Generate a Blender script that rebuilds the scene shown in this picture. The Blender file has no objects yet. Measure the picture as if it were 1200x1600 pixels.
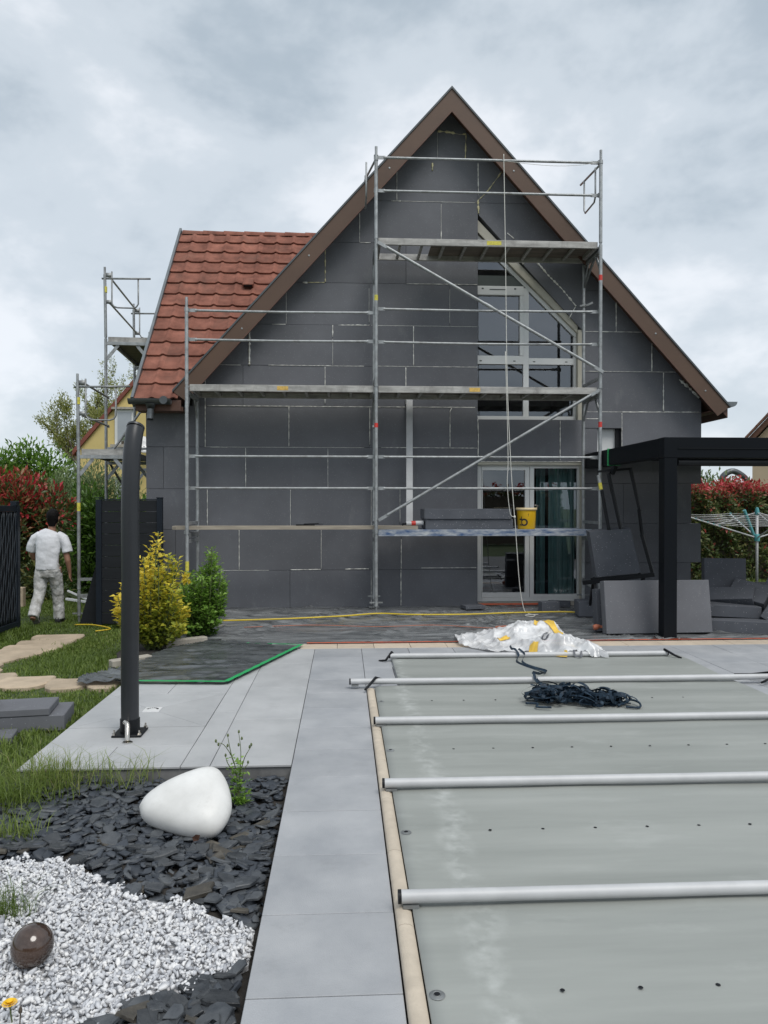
import bpy, bmesh, math, random
import numpy as np
from mathutils import Vector, Matrix, noise as mnoise
R = math.radians
random.seed(7); rng = np.random.default_rng(7)
sc = bpy.context.scene
col = sc.collection

# ------------------------------------------------------------------ camera, sky, sun, exposure
cam_d = bpy.data.cameras.new('camera'); cam = bpy.data.objects.new('camera', cam_d); col.objects.link(cam)
cam_d.sensor_fit = 'VERTICAL'; cam_d.sensor_height = 36.0; cam_d.lens = 1180 / 1600 * 36
cam_d.clip_start = 0.05; cam_d.clip_end = 2000
cam.location = (0, 0, 1.5); cam.rotation_euler = (R(90 - 0.49), 0, R(-3.05))
sc.camera = cam
sc.view_settings.view_transform = 'Standard'; sc.view_settings.look = 'None'
sc.view_settings.exposure = 0.42; sc.view_settings.gamma = 1.0; sc.view_settings.use_curve_mapping = False

SUN_EL, SUN_AZ = 58, 150          # the sun stands behind thick cloud
world = bpy.data.worlds.new('World'); sc.world = world; world.use_nodes = True
wn, wl = world.node_tree.nodes, world.node_tree.links
wn.clear()
wo = wn.new('ShaderNodeOutputWorld')
sky = wn.new('ShaderNodeTexSky'); sky.sky_type = 'NISHITA'; sky.sun_disc = False
sky.sun_elevation = R(SUN_EL); sky.sun_rotation = R(SUN_AZ)
bg1 = wn.new('ShaderNodeBackground'); bg1.inputs[1].default_value = 0.09
wl.new(sky.outputs[0], bg1.inputs[0])
tc = wn.new('ShaderNodeTexCoord')
mp_ = wn.new('ShaderNodeMapping'); mp_.inputs['Scale'].default_value = (1.0, 1.0, 1.75); mp_.inputs['Location'].default_value = (3.1, 0.4, 1.9)
wl.new(tc.outputs['Generated'], mp_.inputs[0])
n1 = wn.new('ShaderNodeTexNoise'); n1.inputs['Scale'].default_value = 2.9; n1.inputs['Detail'].default_value = 6.0
n1.inputs['Roughness'].default_value = 0.55; n1.inputs['Distortion'].default_value = 0.1
wl.new(mp_.outputs[0], n1.inputs['Vector'])
cr = wn.new('ShaderNodeValToRGB'); wl.new(n1.outputs['Fac'], cr.inputs[0])
cr.color_ramp.interpolation = 'EASE'
e = cr.color_ramp.elements
e[0].position = 0.355; e[0].color = (0.365, 0.425, 0.48, 1)
e[1].position = 0.635; e[1].color = (0.695, 0.725, 0.765, 1)
m_ = e.new(0.50); m_.color = (0.515, 0.568, 0.618, 1)
bg2 = wn.new('ShaderNodeBackground'); bg2.inputs[1].default_value = 1.0
wl.new(cr.outputs[0], bg2.inputs[0])
wm = wn.new('ShaderNodeMixShader'); wm.inputs[0].default_value = 0.9
wl.new(bg1.outputs[0], wm.inputs[1]); wl.new(bg2.outputs[0], wm.inputs[2]); wl.new(wm.outputs[0], wo.inputs[0])

sun_d = bpy.data.lights.new('sun', 'SUN'); sun_d.energy = 1.5; sun_d.angle = R(28); sun_d.color = (1, 0.97, 0.92)
sun = bpy.data.objects.new('sun', sun_d); col.objects.link(sun)
sa, se = R(SUN_AZ), R(SUN_EL)
sdir = Vector((math.sin(sa) * math.cos(se), math.cos(sa) * math.cos(se), math.sin(se)))
sun.rotation_euler = sdir.to_track_quat('Z', 'Y').to_euler(); sun.location = (0, 0, 30)

# ------------------------------------------------------------------ helpers
WL = {}                                             # world location of every object built


def tag(o, label=None, cat=None, group=None, kind=None):
    if label: o['label'] = label
    if cat: o['category'] = cat
    if group: o['group'] = group
    if kind: o['kind'] = kind
    return o


def empty(name, loc, label=None, cat=None, group=None):
    o = bpy.data.objects.new(name, None); col.objects.link(o); o.empty_display_size = 0.1
    o.location = loc; WL[o.name] = Vector(loc)
    return tag(o, label, cat, group)


def link(name, me, loc, parent=None):
    o = bpy.data.objects.new(name, me); col.objects.link(o)
    WL[o.name] = Vector(loc)
    if parent is not None:
        o.parent = parent; o.location = Vector(loc) - WL[parent.name]
    else:
        o.location = loc
    return o


def put(o, loc, rot=None):                           # move a top-level thing
    o.location = loc; WL[o.name] = Vector(loc)
    if rot is not None: o.rotation_euler = rot


class MB:
    def __init__(s): s.v = []; s.f = []; s.m = []; s.mi = 0
    def add(s, vs, fs, M=None):
        b = len(s.v)
        s.v += [tuple(M @ Vector(p)) if M is not None else tuple(p) for p in vs]
        s.f += [tuple(b + i for i in f) for f in fs]; s.m += [s.mi] * len(fs)
        return s
    def box(s, x0, x1, y0, y1, z0, z1, ch=0.0, M=None):
        hx, hy, hz = (x1 - x0) / 2, (y1 - y0) / 2, (z1 - z0) / 2
        c = Vector(((x0 + x1) / 2, (y0 + y1) / 2, (z0 + z1) / 2))
        if ch <= 0:
            vs = [c + Vector((a * hx, b * hy, d * hz)) for a in (-1, 1) for b in (-1, 1) for d in (-1, 1)]
            fs = [(0, 1, 3, 2), (4, 6, 7, 5), (0, 4, 5, 1), (2, 3, 7, 6), (0, 2, 6, 4), (1, 5, 7, 3)]
            return s.add(vs, fs, M)
        vs = []; ix = {}
        for a in (-1, 1):
            for b in (-1, 1):
                for d in (-1, 1):
                    ix[a, b, d] = len(vs)
                    vs += [c + Vector((a * hx, b * (hy - ch), d * (hz - ch))), c + Vector((a * (hx - ch), b * hy, d * (hz - ch))),
                           c + Vector((a * (hx - ch), b * (hy - ch), d * hz))]
        fs = []
        q = [(-1, -1), (1, -1), (1, 1), (-1, 1)]
        for g in (-1, 1):
            fs.append(tuple(ix[g, a, b] for a, b in q)); fs.append(tuple(ix[a, g, b] + 1 for a, b in q)); fs.append(tuple(ix[a, b, g] + 2 for a, b in q))
            for h in (-1, 1):
                fs.append((ix[g, h, -1], ix[g, h, 1], ix[g, h, 1] + 1, ix[g, h, -1] + 1))
                fs.append((ix[g, -1, h], ix[g, 1, h], ix[g, 1, h] + 2, ix[g, -1, h] + 2))
                fs.append((ix[-1, g, h] + 1, ix[1, g, h] + 1, ix[1, g, h] + 2, ix[-1, g, h] + 2))
                for k in (-1, 1): fs.append((ix[g, h, k], ix[g, h, k] + 1, ix[g, h, k] + 2))
        return s.add(vs, fs, M)
    def bar(s, a, b, w, h, ch=0.0, up=(0, 0, 1)):     # box beam from a to b, width w, height h
        a, b = Vector(a), Vector(b); d = b - a; L = d.length; y = d.normalized()
        x = y.cross(Vector(up))
        if x.length < 1e-4: x = Vector((1, 0, 0))
        x.normalize(); z = x.cross(y)
        M = Matrix(((x.x, y.x, z.x, a.x), (x.y, y.y, z.y, a.y), (x.z, y.z, z.z, a.z), (0, 0, 0, 1)))
        return s.box(-w / 2, w / 2, 0, L, -h / 2, h / 2, ch, M)
    def tube(s, pts, r, n=10, cap=True, M=None):
        pts = [Vector(p) for p in pts]; rs = r if isinstance(r, (list, tuple)) else [r] * len(pts)
        vs = []; fs = []; prev = None
        for i, p in enumerate(pts):
            t = (pts[min(i + 1, len(pts) - 1)] - pts[max(i - 1, 0)]).normalized()
            if prev is None:
                u = t.cross(Vector((0, 0, 1)))
                if u.length < 0.05: u = t.cross(Vector((1, 0, 0)))
            else: u = prev - t * prev.dot(t)
            u.normalize(); prev = u; w = t.cross(u)
            for k in range(n):
                a = 2 * math.pi * k / n; vs.append(p + (u * math.cos(a) + w * math.sin(a)) * rs[i])
        for i in range(len(pts) - 1):
            for k in range(n):
                k2 = (k + 1) % n; fs.append((i * n + k, i * n + k2, (i + 1) * n + k2, (i + 1) * n + k))
        if cap:
            fs.append(tuple(range(n))[::-1]); fs.append(tuple((len(pts) - 1) * n + k for k in range(n)))
        return s.add(vs, fs, M)
    def lathe(s, prof, n=24, M=None):
        vs = []; fs = []
        for (r, z) in prof:
            for k in range(n):
                a = 2 * math.pi * k / n; vs.append((r * math.cos(a), r * math.sin(a), z))
        for i in range(len(prof) - 1):
            for k in range(n):
                k2 = (k + 1) % n; fs.append((i * n + k, i * n + k2, (i + 1) * n + k2, (i + 1) * n + k))
        if prof[0][0] > 1e-5: fs.append(tuple(range(n))[::-1])
        if prof[-1][0] > 1e-5: fs.append(tuple((len(prof) - 1) * n + k for k in range(n)))
        return s.add(vs, fs, M)
    def prismY(s, poly, y0, y1):                     # polygon in X,Z extruded along Y
        n = len(poly); vs = [(x, y0, z) for x, z in poly] + [(x, y1, z) for x, z in poly]
        fs = [tuple(range(n)), tuple(range(2 * n - 1, n - 1, -1))] + [(i, i + n, (i + 1) % n + n, (i + 1) % n) for i in range(n)]
        return s.add(vs, fs)
    def prismZ(s, poly, z0, z1, ch=0.0):             # polygon in X,Y extruded along Z, top edge eased by ch
        n = len(poly); cx = sum(p[0] for p in poly) / n; cy = sum(p[1] for p in poly) / n
        vs = [(x, y, z0) for x, y in poly]
        if ch:
            vs += [(x, y, z1 - ch) for x, y in poly]
            for x, y in poly:
                d = max(math.hypot(x - cx, y - cy), 1e-6); k = 1 - ch * 1.2 / d
                vs.append((cx + (x - cx) * k, cy + (y - cy) * k, z1))
            L = 3
        else:
            vs += [(x, y, z1) for x, y in poly]; L = 2
        fs = [tuple(range(n))[::-1], tuple((L - 1) * n + i for i in range(n))]
        for l in range(L - 1):
            fs += [(l * n + i, l * n + (i + 1) % n, (l + 1) * n + (i + 1) % n, (l + 1) * n + i) for i in range(n)]
        return s.add(vs, fs)
    def ribbon(s, pts, ups, w):
        vs = []; fs = []
        for p, u in zip(pts, ups):
            p, u = Vector(p), Vector(u).normalized(); vs += [p - u * w / 2, p + u * w / 2]
        for i in range(len(pts) - 1): fs.append((2 * i, 2 * i + 1, 2 * i + 3, 2 * i + 2))
        return s.add(vs, fs)
    def build(s, name, mat, parent=None, smooth=False, angle=None, recalc=True, **kw):
        V = np.array(s.v); lo, hi = V.min(0), V.max(0)
        base = Vector(((lo[0] + hi[0]) / 2, (lo[1] + hi[1]) / 2, lo[2]))
        me = bpy.data.meshes.new(name)
        me.from_pydata([(p[0] - base.x, p[1] - base.y, p[2] - base.z) for p in s.v], [], s.f)
        mats = mat if isinstance(mat, (list, tuple)) else [mat]
        for m in mats: me.materials.append(m)
        if len(mats) > 1: me.polygons.foreach_set('material_index', s.m)
        if recalc:
            bm = bmesh.new(); bm.from_mesh(me); bmesh.ops.recalc_face_normals(bm, faces=bm.faces); bm.to_mesh(me); bm.free()
        if smooth: me.shade_smooth()
        if angle:
            me.shade_smooth(); me.set_sharp_from_angle(angle=R(angle))
        o = link(name, me, base, parent)
        return tag(o, **kw)


def mesh_np(name, V, F, mat, parent=None, tint=None, smooth=False, base=None):
    V = np.asarray(V, dtype=np.float32); F = np.asarray(F, dtype=np.int32)
    lo, hi = V.min(0), V.max(0)
    if base is None: base = Vector(((lo[0] + hi[0]) / 2, (lo[1] + hi[1]) / 2, lo[2]))
    V = V - np.array(base, dtype=np.float32)
    me = bpy.data.meshes.new(name); k = F.shape[1]
    me.vertices.add(len(V)); me.vertices.foreach_set('co', V.ravel())
    me.loops.add(F.size); me.loops.foreach_set('vertex_index', F.ravel())
    me.polygons.add(len(F)); me.polygons.foreach_set('loop_start', np.arange(0, F.size, k, dtype=np.int32))
    try: me.polygons.foreach_set('loop_total', np.full(len(F), k, dtype=np.int32))
    except Exception: pass
    me.update(calc_edges=True); me.validate()
    me.materials.append(mat)
    if tint is not None:
        at = me.attributes.new('tint', 'FLOAT', 'FACE'); at.data.foreach_set('value', np.asarray(tint, dtype=np.float32))
    if smooth: me.shade_smooth()
    return link(name, me, base, parent)


def copy_tree(o, parent=None):
    c = o.copy(); col.objects.link(c); c.parent = parent
    WL[c.name] = WL[o.name].copy()
    for ch in o.children: copy_tree(ch, c)
    return c


# ------------------------------------------------------------------ materials
def pm(name, c, rough=0.6, metal=0.0, var=0.12, scale=4.0, bump=0.0, bscale=60.0, c2=None, rand=0.0, spec=0.5,
       stretch=None, specks=None, sscale=90.0, sth=0.06, detail=6.0, rvar=0.0):
    m = bpy.data.materials.new(name); m.use_nodes = True
    n, l = m.node_tree.nodes, m.node_tree.links
    b = n['Principled BSDF']; b.inputs['Roughness'].default_value = rough; b.inputs['Metallic'].default_value = metal
    b.inputs['Specular IOR Level'].default_value = spec
    g = n.new('ShaderNodeNewGeometry'); vec = g.outputs['Position']
    if stretch:
        mp = n.new('ShaderNodeMapping'); mp.inputs['Scale'].default_value = stretch; l.new(vec, mp.inputs[0]); vec = mp.outputs[0]
    t = n.new('ShaderNodeTexNoise'); t.inputs['Scale'].default_value = scale; t.inputs['Detail'].default_value = detail
    t.inputs['Roughness'].default_value = 0.6; l.new(vec, t.inputs['Vector'])
    r = n.new('ShaderNodeValToRGB'); l.new(t.outputs['Fac'], r.inputs[0])
    r.color_ramp.elements[0].position = 0.32; r.color_ramp.elements[1].position = 0.68
    a = tuple(max(0, x * (1 - var)) for x in c); d = c2 if c2 else tuple(min(1, x * (1 + var)) for x in c)
    r.color_ramp.elements[0].color = (*a, 1); r.color_ramp.elements[1].color = (*d, 1)
    out = r.outputs[0]
    if specks:
        vo = n.new('ShaderNodeTexVoronoi'); vo.inputs['Scale'].default_value = sscale; l.new(g.outputs['Position'], vo.inputs['Vector'])
        wv = n.new('ShaderNodeTexWhiteNoise'); wv.noise_dimensions = '3D'; l.new(vo.outputs['Color'], wv.inputs['Vector'])
        lt = n.new('ShaderNodeMath'); lt.operation = 'LESS_THAN'; lt.inputs[1].default_value = sth; l.new(wv.outputs['Value'], lt.inputs[0])
        lt2 = n.new('ShaderNodeMath'); lt2.operation = 'LESS_THAN'; lt2.inputs[1].default_value = 0.42; l.new(vo.outputs['Distance'], lt2.inputs[0])
        mu = n.new('ShaderNodeMath'); mu.operation = 'MULTIPLY'; l.new(lt.outputs[0], mu.inputs[0]); l.new(lt2.outputs[0], mu.inputs[1])
        mx = n.new('ShaderNodeMix'); mx.data_type = 'RGBA'; l.new(mu.outputs[0], mx.inputs[0]); l.new(out, mx.inputs[6])
        mx.inputs[7].default_value = (*specks, 1); out = mx.outputs[2]
    if rand:
        oi = n.new('ShaderNodeObjectInfo')
        mr = n.new('ShaderNodeMapRange'); mr.inputs[3].default_value = 1 - rand; mr.inputs[4].default_value = 1 + rand
        l.new(oi.outputs['Random'], mr.inputs[0])
        hs = n.new('ShaderNodeHueSaturation'); l.new(mr.outputs[0], hs.inputs['Value']); l.new(out, hs.inputs['Color']); out = hs.outputs[0]
    l.new(out, b.inputs['Base Color'])
    if rvar:
        mr2 = n.new('ShaderNodeMapRange'); mr2.inputs[3].default_value = rough - rvar; mr2.inputs[4].default_value = rough + rvar
        l.new(t.outputs['Fac'], mr2.inputs[0]); l.new(mr2.outputs[0], b.inputs['Roughness'])
    if bump:
        t2 = n.new('ShaderNodeTexNoise'); t2.inputs['Scale'].default_value = bscale; t2.inputs['Detail'].default_value = 4
        l.new(vec, t2.inputs['Vector'])
        bp = n.new('ShaderNodeBump'); bp.inputs['Strength'].default_value = bump; bp.inputs['Distance'].default_value = 0.01
        l.new(t2.outputs['Fac'], bp.inputs['Height']); l.new(bp.outputs[0], b.inputs['Normal'])
    return m


def leafmat(name, stops, rough=0.45, trans=0.3):
    m = bpy.data.materials.new(name); m.use_nodes = True
    n, l = m.node_tree.nodes, m.node_tree.links
    b = n['Principled BSDF']; b.inputs['Roughness'].default_value = rough; b.inputs['Specular IOR Level'].default_value = 0.4
    a = n.new('ShaderNodeAttribute'); a.attribute_name = 'tint'
    r = n.new('ShaderNodeValToRGB'); l.new(a.outputs['Fac'], r.inputs[0])
    el = r.color_ramp.elements
    el[0].position = stops[0][0]; el[0].color = (*stops[0][1], 1); el[1].position = stops[-1][0]; el[1].color = (*stops[-1][1], 1)
    for p, c in stops[1:-1]: q = el.new(p); q.color = (*c, 1)
    l.new(r.outputs[0], b.inputs['Base Color'])
    tr = n.new('ShaderNodeBsdfTranslucent'); l.new(r.outputs[0], tr.inputs[0])
    mx = n.new('ShaderNodeMixShader'); mx.inputs[0].default_value = trans
    l.new(b.outputs[0], mx.inputs[1]); l.new(tr.outputs[0], mx.inputs[2]); l.new(mx.outputs[0], n['Material Output'].inputs[0])
    return m


M = {}
M['eps'] = pm('graphite_foam', (0.141, 0.145, 0.159), 0.8, var=0.13, scale=1.3, bump=0.15, bscale=220, rand=0.07, specks=(0.27, 0.28, 0.30), sscale=125, sth=0.022, spec=0.3)
def scuff(m, colr, lo, hi, k, sc_):
    n, l = m.node_tree.nodes, m.node_tree.links; b = n['Principled BSDF']; src = b.inputs['Base Color'].links[0].from_socket
    g = n.new('ShaderNodeNewGeometry'); mp = n.new('ShaderNodeMapping'); mp.inputs['Scale'].default_value = (1.6, 1.6, 0.7); l.new(g.outputs['Position'], mp.inputs[0])
    t = n.new('ShaderNodeTexNoise'); t.inputs['Scale'].default_value = sc_; t.inputs['Detail'].default_value = 11; t.inputs['Roughness'].default_value = 0.7; l.new(mp.outputs[0], t.inputs['Vector'])
    r = n.new('ShaderNodeMapRange'); r.inputs[1].default_value = lo; r.inputs[2].default_value = hi; r.inputs[4].default_value = k; l.new(t.outputs['Fac'], r.inputs[0])
    mx = n.new('ShaderNodeMix'); mx.data_type = 'RGBA'; l.new(r.outputs[0], mx.inputs[0]); l.new(src, mx.inputs[6]); mx.inputs[7].default_value = (*colr, 1); l.new(mx.outputs[2], b.inputs['Base Color'])


scuff(M['eps'], (0.24, 0.245, 0.25), 0.60, 0.78, 0.55, 2.2)
M['eps_cut'] = pm('graphite_foam_offcut', (0.088, 0.094, 0.108), 0.85, var=0.14, scale=3, bump=0.25, bscale=160, rand=0.12, specks=(0.32, 0.32, 0.34), sscale=110, sth=0.022, spec=0.3)
M['foam'] = pm('pu_foam', (0.80, 0.79, 0.73), 0.7, var=0.12, scale=30, bump=0.4, bscale=120)
M['foam_y'] = pm('pu_foam_yellowed', (0.66, 0.60, 0.36), 0.7, var=0.15, scale=30, bump=0.4, bscale=120)
M['render_wall'] = pm('wall_backing', (0.10, 0.10, 0.105), 0.9, var=0.2, scale=3)
M['brown'] = pm('brown_verge', (0.100, 0.057, 0.036), 0.5, var=0.10, scale=2, stretch=(1, 1, 1), bump=0.06, bscale=30, rvar=0.1)
M['soffit'] = pm('soffit_wood', (0.11, 0.055, 0.038), 0.6, var=0.2, scale=5)
M['tile'] = pm('clay_tile', (0.235, 0.095, 0.068), 0.85, var=0.32, scale=4.5, bump=0.3, bscale=70, rand=0.14, c2=(0.315, 0.132, 0.094), spec=0.25)
M['zinc'] = pm('grey_zinc', (0.19, 0.21, 0.22), 0.45, metal=0.6, var=0.15, scale=5)
M['gutter'] = pm('dark_zinc_gutter', (0.10, 0.11, 0.115), 0.4, metal=0.5, var=0.15, scale=5)
M['galv'] = pm('galvanised_steel', (0.36, 0.375, 0.38), 0.55, metal=0.6, var=0.22, scale=14, bump=0.08, bscale=60, rand=0.08, rvar=0.12)
M['galv_dull'] = pm('dull_steel', (0.27, 0.28, 0.28), 0.55, metal=0.6, var=0.3, scale=10, bump=0.1, bscale=50, rand=0.1)
M['alu'] = pm('aluminium', (0.50, 0.505, 0.51), 0.55, metal=0.12, var=0.08, scale=6, rvar=0.08)
M['deck'] = pm('scaffold_deck', (0.40, 0.39, 0.37), 0.6, metal=0.3, var=0.3, scale=6, stretch=(0.6, 3, 3), bump=0.1, bscale=30)
M['deckply'] = pm('deck_plywood', (0.16, 0.135, 0.11), 0.8, var=0.3, scale=5, stretch=(0.5, 3, 1))
M['bluedeck'] = pm('worn_blue_deck', (0.04, 0.095, 0.22), 0.6, var=0.1, scale=16, c2=(0.45, 0.47, 0.48), stretch=(0.5, 1, 1.6), detail=8, bump=0.2, bscale=40)
M['wood'] = pm('weathered_plank', (0.32, 0.28, 0.225), 0.8, var=0.25, scale=8, stretch=(0.3, 4, 4), bump=0.2, bscale=40)
M['white_pvc'] = pm('white_frame', (0.66, 0.67, 0.66), 0.4, var=0.04, scale=3)
M['beige_pvc'] = pm('beige_reveal', (0.42, 0.40, 0.33), 0.5, var=0.08, scale=4)
M['black'] = pm('black_metal', (0.008, 0.009, 0.011), 0.5, var=0.15, scale=3, spec=0.25)
M['pergola'] = pm('anthracite_aluminium', (0.0045, 0.006, 0.0085), 0.5, var=0.08, scale=2, spec=0.14)
M['anthracite'] = pm('anthracite_composite', (0.014, 0.016, 0.019), 0.6, spec=0.25, var=0.15, scale=3, stretch=(0.5, 1, 6), bump=0.08, bscale=40)
M['navy'] = pm('blue_black_metal', (0.010, 0.015, 0.023), 0.5, var=0.1, scale=3, spec=0.25)
M['navy2'] = pm('blue_black_relief', (0.03, 0.038, 0.048), 0.45, var=0.1, scale=3)
M['shower'] = pm('charcoal_plastic', (0.022, 0.024, 0.028), 0.38, var=0.1, scale=4, bump=0.03, bscale=300, spec=0.5)
M['steel'] = pm('polished_steel', (0.55, 0.52, 0.48), 0.22, metal=1.0, var=0.06, scale=6)
M['paver'] = pm('grey_porcelain', (0.345, 0.358, 0.378), 0.6, var=0.13, scale=2.6, bump=0.25, bscale=190, rand=0.06, c2=(0.405, 0.413, 0.425), detail=15)
M['paver2'] = pm('light_porcelain', (0.43, 0.438, 0.444), 0.58, var=0.13, scale=2.4, bump=0.22, bscale=190, rand=0.06, detail=15, c2=(0.475, 0.48, 0.483))
M['joint'] = pm('joint_mortar', (0.17, 0.17, 0.17), 0.9, var=0.25, scale=10)
M['beige_tile'] = pm('beige_tile', (0.55, 0.46, 0.36), 0.65, var=0.10, scale=6, rand=0.06, bump=0.05)
M['coping'] = pm('beige_coping', (0.52, 0.45, 0.36), 0.75, var=0.10, scale=12, bump=0.2, bscale=120, rand=0.05)
M['stone_path'] = pm('ochre_slab', (0.43, 0.345, 0.25), 0.85, var=0.16, scale=5, bump=0.3, bscale=60, rand=0.08)
M['concrete'] = pm('pale_concrete', (0.36, 0.33, 0.28), 0.85, var=0.2, scale=8, bump=0.3, bscale=60)
M['paving_far'] = pm('cream_paving', (0.45, 0.42, 0.36), 0.8, var=0.1, scale=3)
M['soil'] = pm('bed_soil', (0.03, 0.026, 0.022), 0.95, var=0.4, scale=25, bump=0.6, bscale=60)
M['gravel_base'] = pm('gravel_base', (0.42, 0.42, 0.43), 0.9, var=0.4, scale=60, bump=0.8, bscale=80)
M['slate'] = pm('slate', (0.044, 0.051, 0.061), 0.5, var=0.35, scale=14, bump=0.35, bscale=45, rand=0.4, c2=(0.080, 0.086, 0.092))
M['slate_brown'] = pm('rusty_slate', (0.062, 0.058, 0.050), 0.55, var=0.35, scale=14, bump=0.35, bscale=45, rand=0.3, c2=(0.10, 0.088, 0.070))
M['lawn'] = pm('lawn_ground', (0.045, 0.075, 0.02), 0.95, var=0.4, scale=6, bump=0.6, bscale=40, c2=(0.075, 0.105, 0.032))
M['yellow_plastic'] = pm('yellow_plastic', (0.74, 0.44, 0.012), 0.35, var=0.04, scale=3)
M['cream_plastic'] = pm('cream_lid', (0.72, 0.58, 0.34), 0.45, var=0.08, scale=9)
M['print'] = pm('black_print', (0.02, 0.015, 0.02), 0.5, var=0.1)
M['sticker_y'] = pm('yellow_sticker', (0.62, 0.55, 0.08), 0.5, var=0.2, scale=40)
M['sticker_o'] = pm('orange_sticker', (0.62, 0.40, 0.10), 0.5, var=0.25, scale=40)
M['red_tape'] = pm('red_tape', (0.60, 0.045, 0.035), 0.5, var=0.1)
M['orange'] = pm('orange_red_tape', (0.60, 0.12, 0.055), 0.55, var=0.15, scale=10)
M['orange_cord'] = pm('orange_cord', (0.48, 0.15, 0.08), 0.5, var=0.1)
M['green_tape'] = pm('green_tape', (0.025, 0.36, 0.115), 0.45, var=0.1, scale=12)
M['hose'] = pm('yellow_hose', (0.62, 0.45, 0.03), 0.4, var=0.12, scale=8)
M['rope'] = pm('white_rope', (0.66, 0.65, 0.60), 0.8, var=0.08, scale=30)
M['strap'] = pm('navy_strap', (0.008, 0.016, 0.031), 0.6, var=0.3, scale=60, c2=(0.028, 0.055, 0.085), spec=0.3)
M['white_lamp'] = pm('white_polyethylene', (0.66, 0.655, 0.63), 0.42, var=0.10, scale=5, c2=(0.76, 0.755, 0.735), detail=10, bump=0.05, bscale=30)
M['glaze'] = pm('brown_glaze', (0.040, 0.022, 0.015), 0.12, var=0.6, scale=9, spec=0.8, c2=(0.085, 0.052, 0.038))
M['skin'] = pm('skin', (0.28, 0.145, 0.095), 0.55, var=0.06)
M['hair'] = pm('black_hair', (0.006, 0.005, 0.005), 0.7, var=0.3, scale=60, bump=0.6, bscale=120, spec=0.15)
M['shirt'] = pm('white_cotton', (0.66, 0.67, 0.70), 0.9, var=0.05, scale=10, bump=0.35, bscale=14)
M['trousers'] = pm('painter_trousers', (0.40, 0.39, 0.36), 0.9, var=0.22, scale=9, c2=(0.62, 0.62, 0.62), bump=0.4, bscale=16)
M['shoe'] = pm('dark_shoe', (0.028, 0.028, 0.03), 0.6, var=0.3, scale=20)
M['sole'] = pm('shoe_sole', (0.20, 0.19, 0.17), 0.8, var=0.2, scale=40)
M['bark'] = pm('bark', (0.10, 0.08, 0.06), 0.9, var=0.3, scale=12, bump=0.5, bscale=40)
M['yellow_wall'] = pm('yellow_render', (0.62, 0.49, 0.20), 0.9, var=0.05, scale=2)
M['beige_wall'] = pm('beige_render', (0.50, 0.40, 0.28), 0.9, var=0.05, scale=2)
M['red_roof'] = pm('red_roof', (0.20, 0.062, 0.043), 0.8, var=0.2, scale=6)
M['brown_roof'] = pm('brown_roof', (0.15, 0.075, 0.05), 0.8, var=0.25, scale=6)
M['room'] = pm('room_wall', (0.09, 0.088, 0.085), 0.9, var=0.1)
M['room_floor'] = pm('room_floor', (0.10, 0.085, 0.07), 0.5, var=0.2)
M['shutter'] = pm('dark_blind', (0.045, 0.058, 0.055), 0.6, var=0.1)
M['curtain'] = pm('teal_curtain', (0.30, 0.50, 0.50), 0.9, var=0.08, scale=4)
M['net'] = pm('white_net', (0.36, 0.39, 0.42), 0.9, var=0.05)
M['teal'] = pm('teal_plastic', (0.10, 0.36, 0.38), 0.4, var=0.08)
M['white_gloss'] = pm('white_enamel', (0.70, 0.70, 0.70), 0.35, var=0.05)
M['petal'] = pm('dandelion_petal', (0.80, 0.50, 0.01), 0.6, var=0.12, scale=80)
M['stem'] = pm('weed_stem', (0.10, 0.13, 0.045), 0.6, var=0.2, scale=20)
M['sack_yellow'] = pm('sack_print_yellow', (0.74, 0.48, 0.07), 0.5, var=0.15, scale=10)
M['sack_grey'] = pm('sack_print_grey', (0.10, 0.105, 0.12), 0.5, var=0.15, scale=10)


def glassmat(name, refl=0.12, tint=(0.80, 0.84, 0.84)):
    m = bpy.data.materials.new(name); m.use_nodes = True
    n, l = m.node_tree.nodes, m.node_tree.links; n.remove(n['Principled BSDF'])
    tr = n.new('ShaderNodeBsdfTransparent'); tr.inputs[0].default_value = (*tint, 1)
    gl = n.new('ShaderNodeBsdfGlossy'); gl.inputs['Roughness'].default_value = 0.004; gl.inputs[0].default_value = (0.92, 0.95, 1, 1)
    fr = n.new('ShaderNodeFresnel'); fr.inputs[0].default_value = 1.5
    ad = n.new('ShaderNodeMath'); ad.operation = 'ADD'; ad.inputs[1].default_value = refl - 0.04; l.new(fr.outputs[0], ad.inputs[0])
    mx = n.new('ShaderNodeMixShader'); l.new(ad.outputs[0], mx.inputs[0]); l.new(tr.outputs[0], mx.inputs[1]); l.new(gl.outputs[0], mx.inputs[2])
    l.new(mx.outputs[0], n['Material Output'].inputs[0]); return m


M['glass'] = glassmat('double_glazing', 0.17)


def filmmat(name, base, alpha, rough, spec, dust_sheen=None):
    m = pm(name, base, rough, var=0.45, scale=2.2, spec=spec, bump=0.45, bscale=7, rvar=0.10, stretch=(0.8, 4.5, 2.0), detail=10, c2=dust_sheen)  # pale streak colour: film dust plus sky reflections painted into the base colour
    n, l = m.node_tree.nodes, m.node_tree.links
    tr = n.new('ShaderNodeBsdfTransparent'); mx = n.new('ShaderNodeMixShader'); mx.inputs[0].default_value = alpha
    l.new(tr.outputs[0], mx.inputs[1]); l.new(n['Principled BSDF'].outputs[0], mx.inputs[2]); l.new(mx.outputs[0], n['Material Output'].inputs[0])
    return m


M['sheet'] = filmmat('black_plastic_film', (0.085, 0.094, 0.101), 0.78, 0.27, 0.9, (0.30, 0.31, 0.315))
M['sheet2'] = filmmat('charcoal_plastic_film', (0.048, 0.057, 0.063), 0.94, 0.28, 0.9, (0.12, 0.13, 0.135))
M['sack'] = filmmat('milky_plastic', (0.80, 0.81, 0.83), 0.80, 0.22, 0.7)

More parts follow.
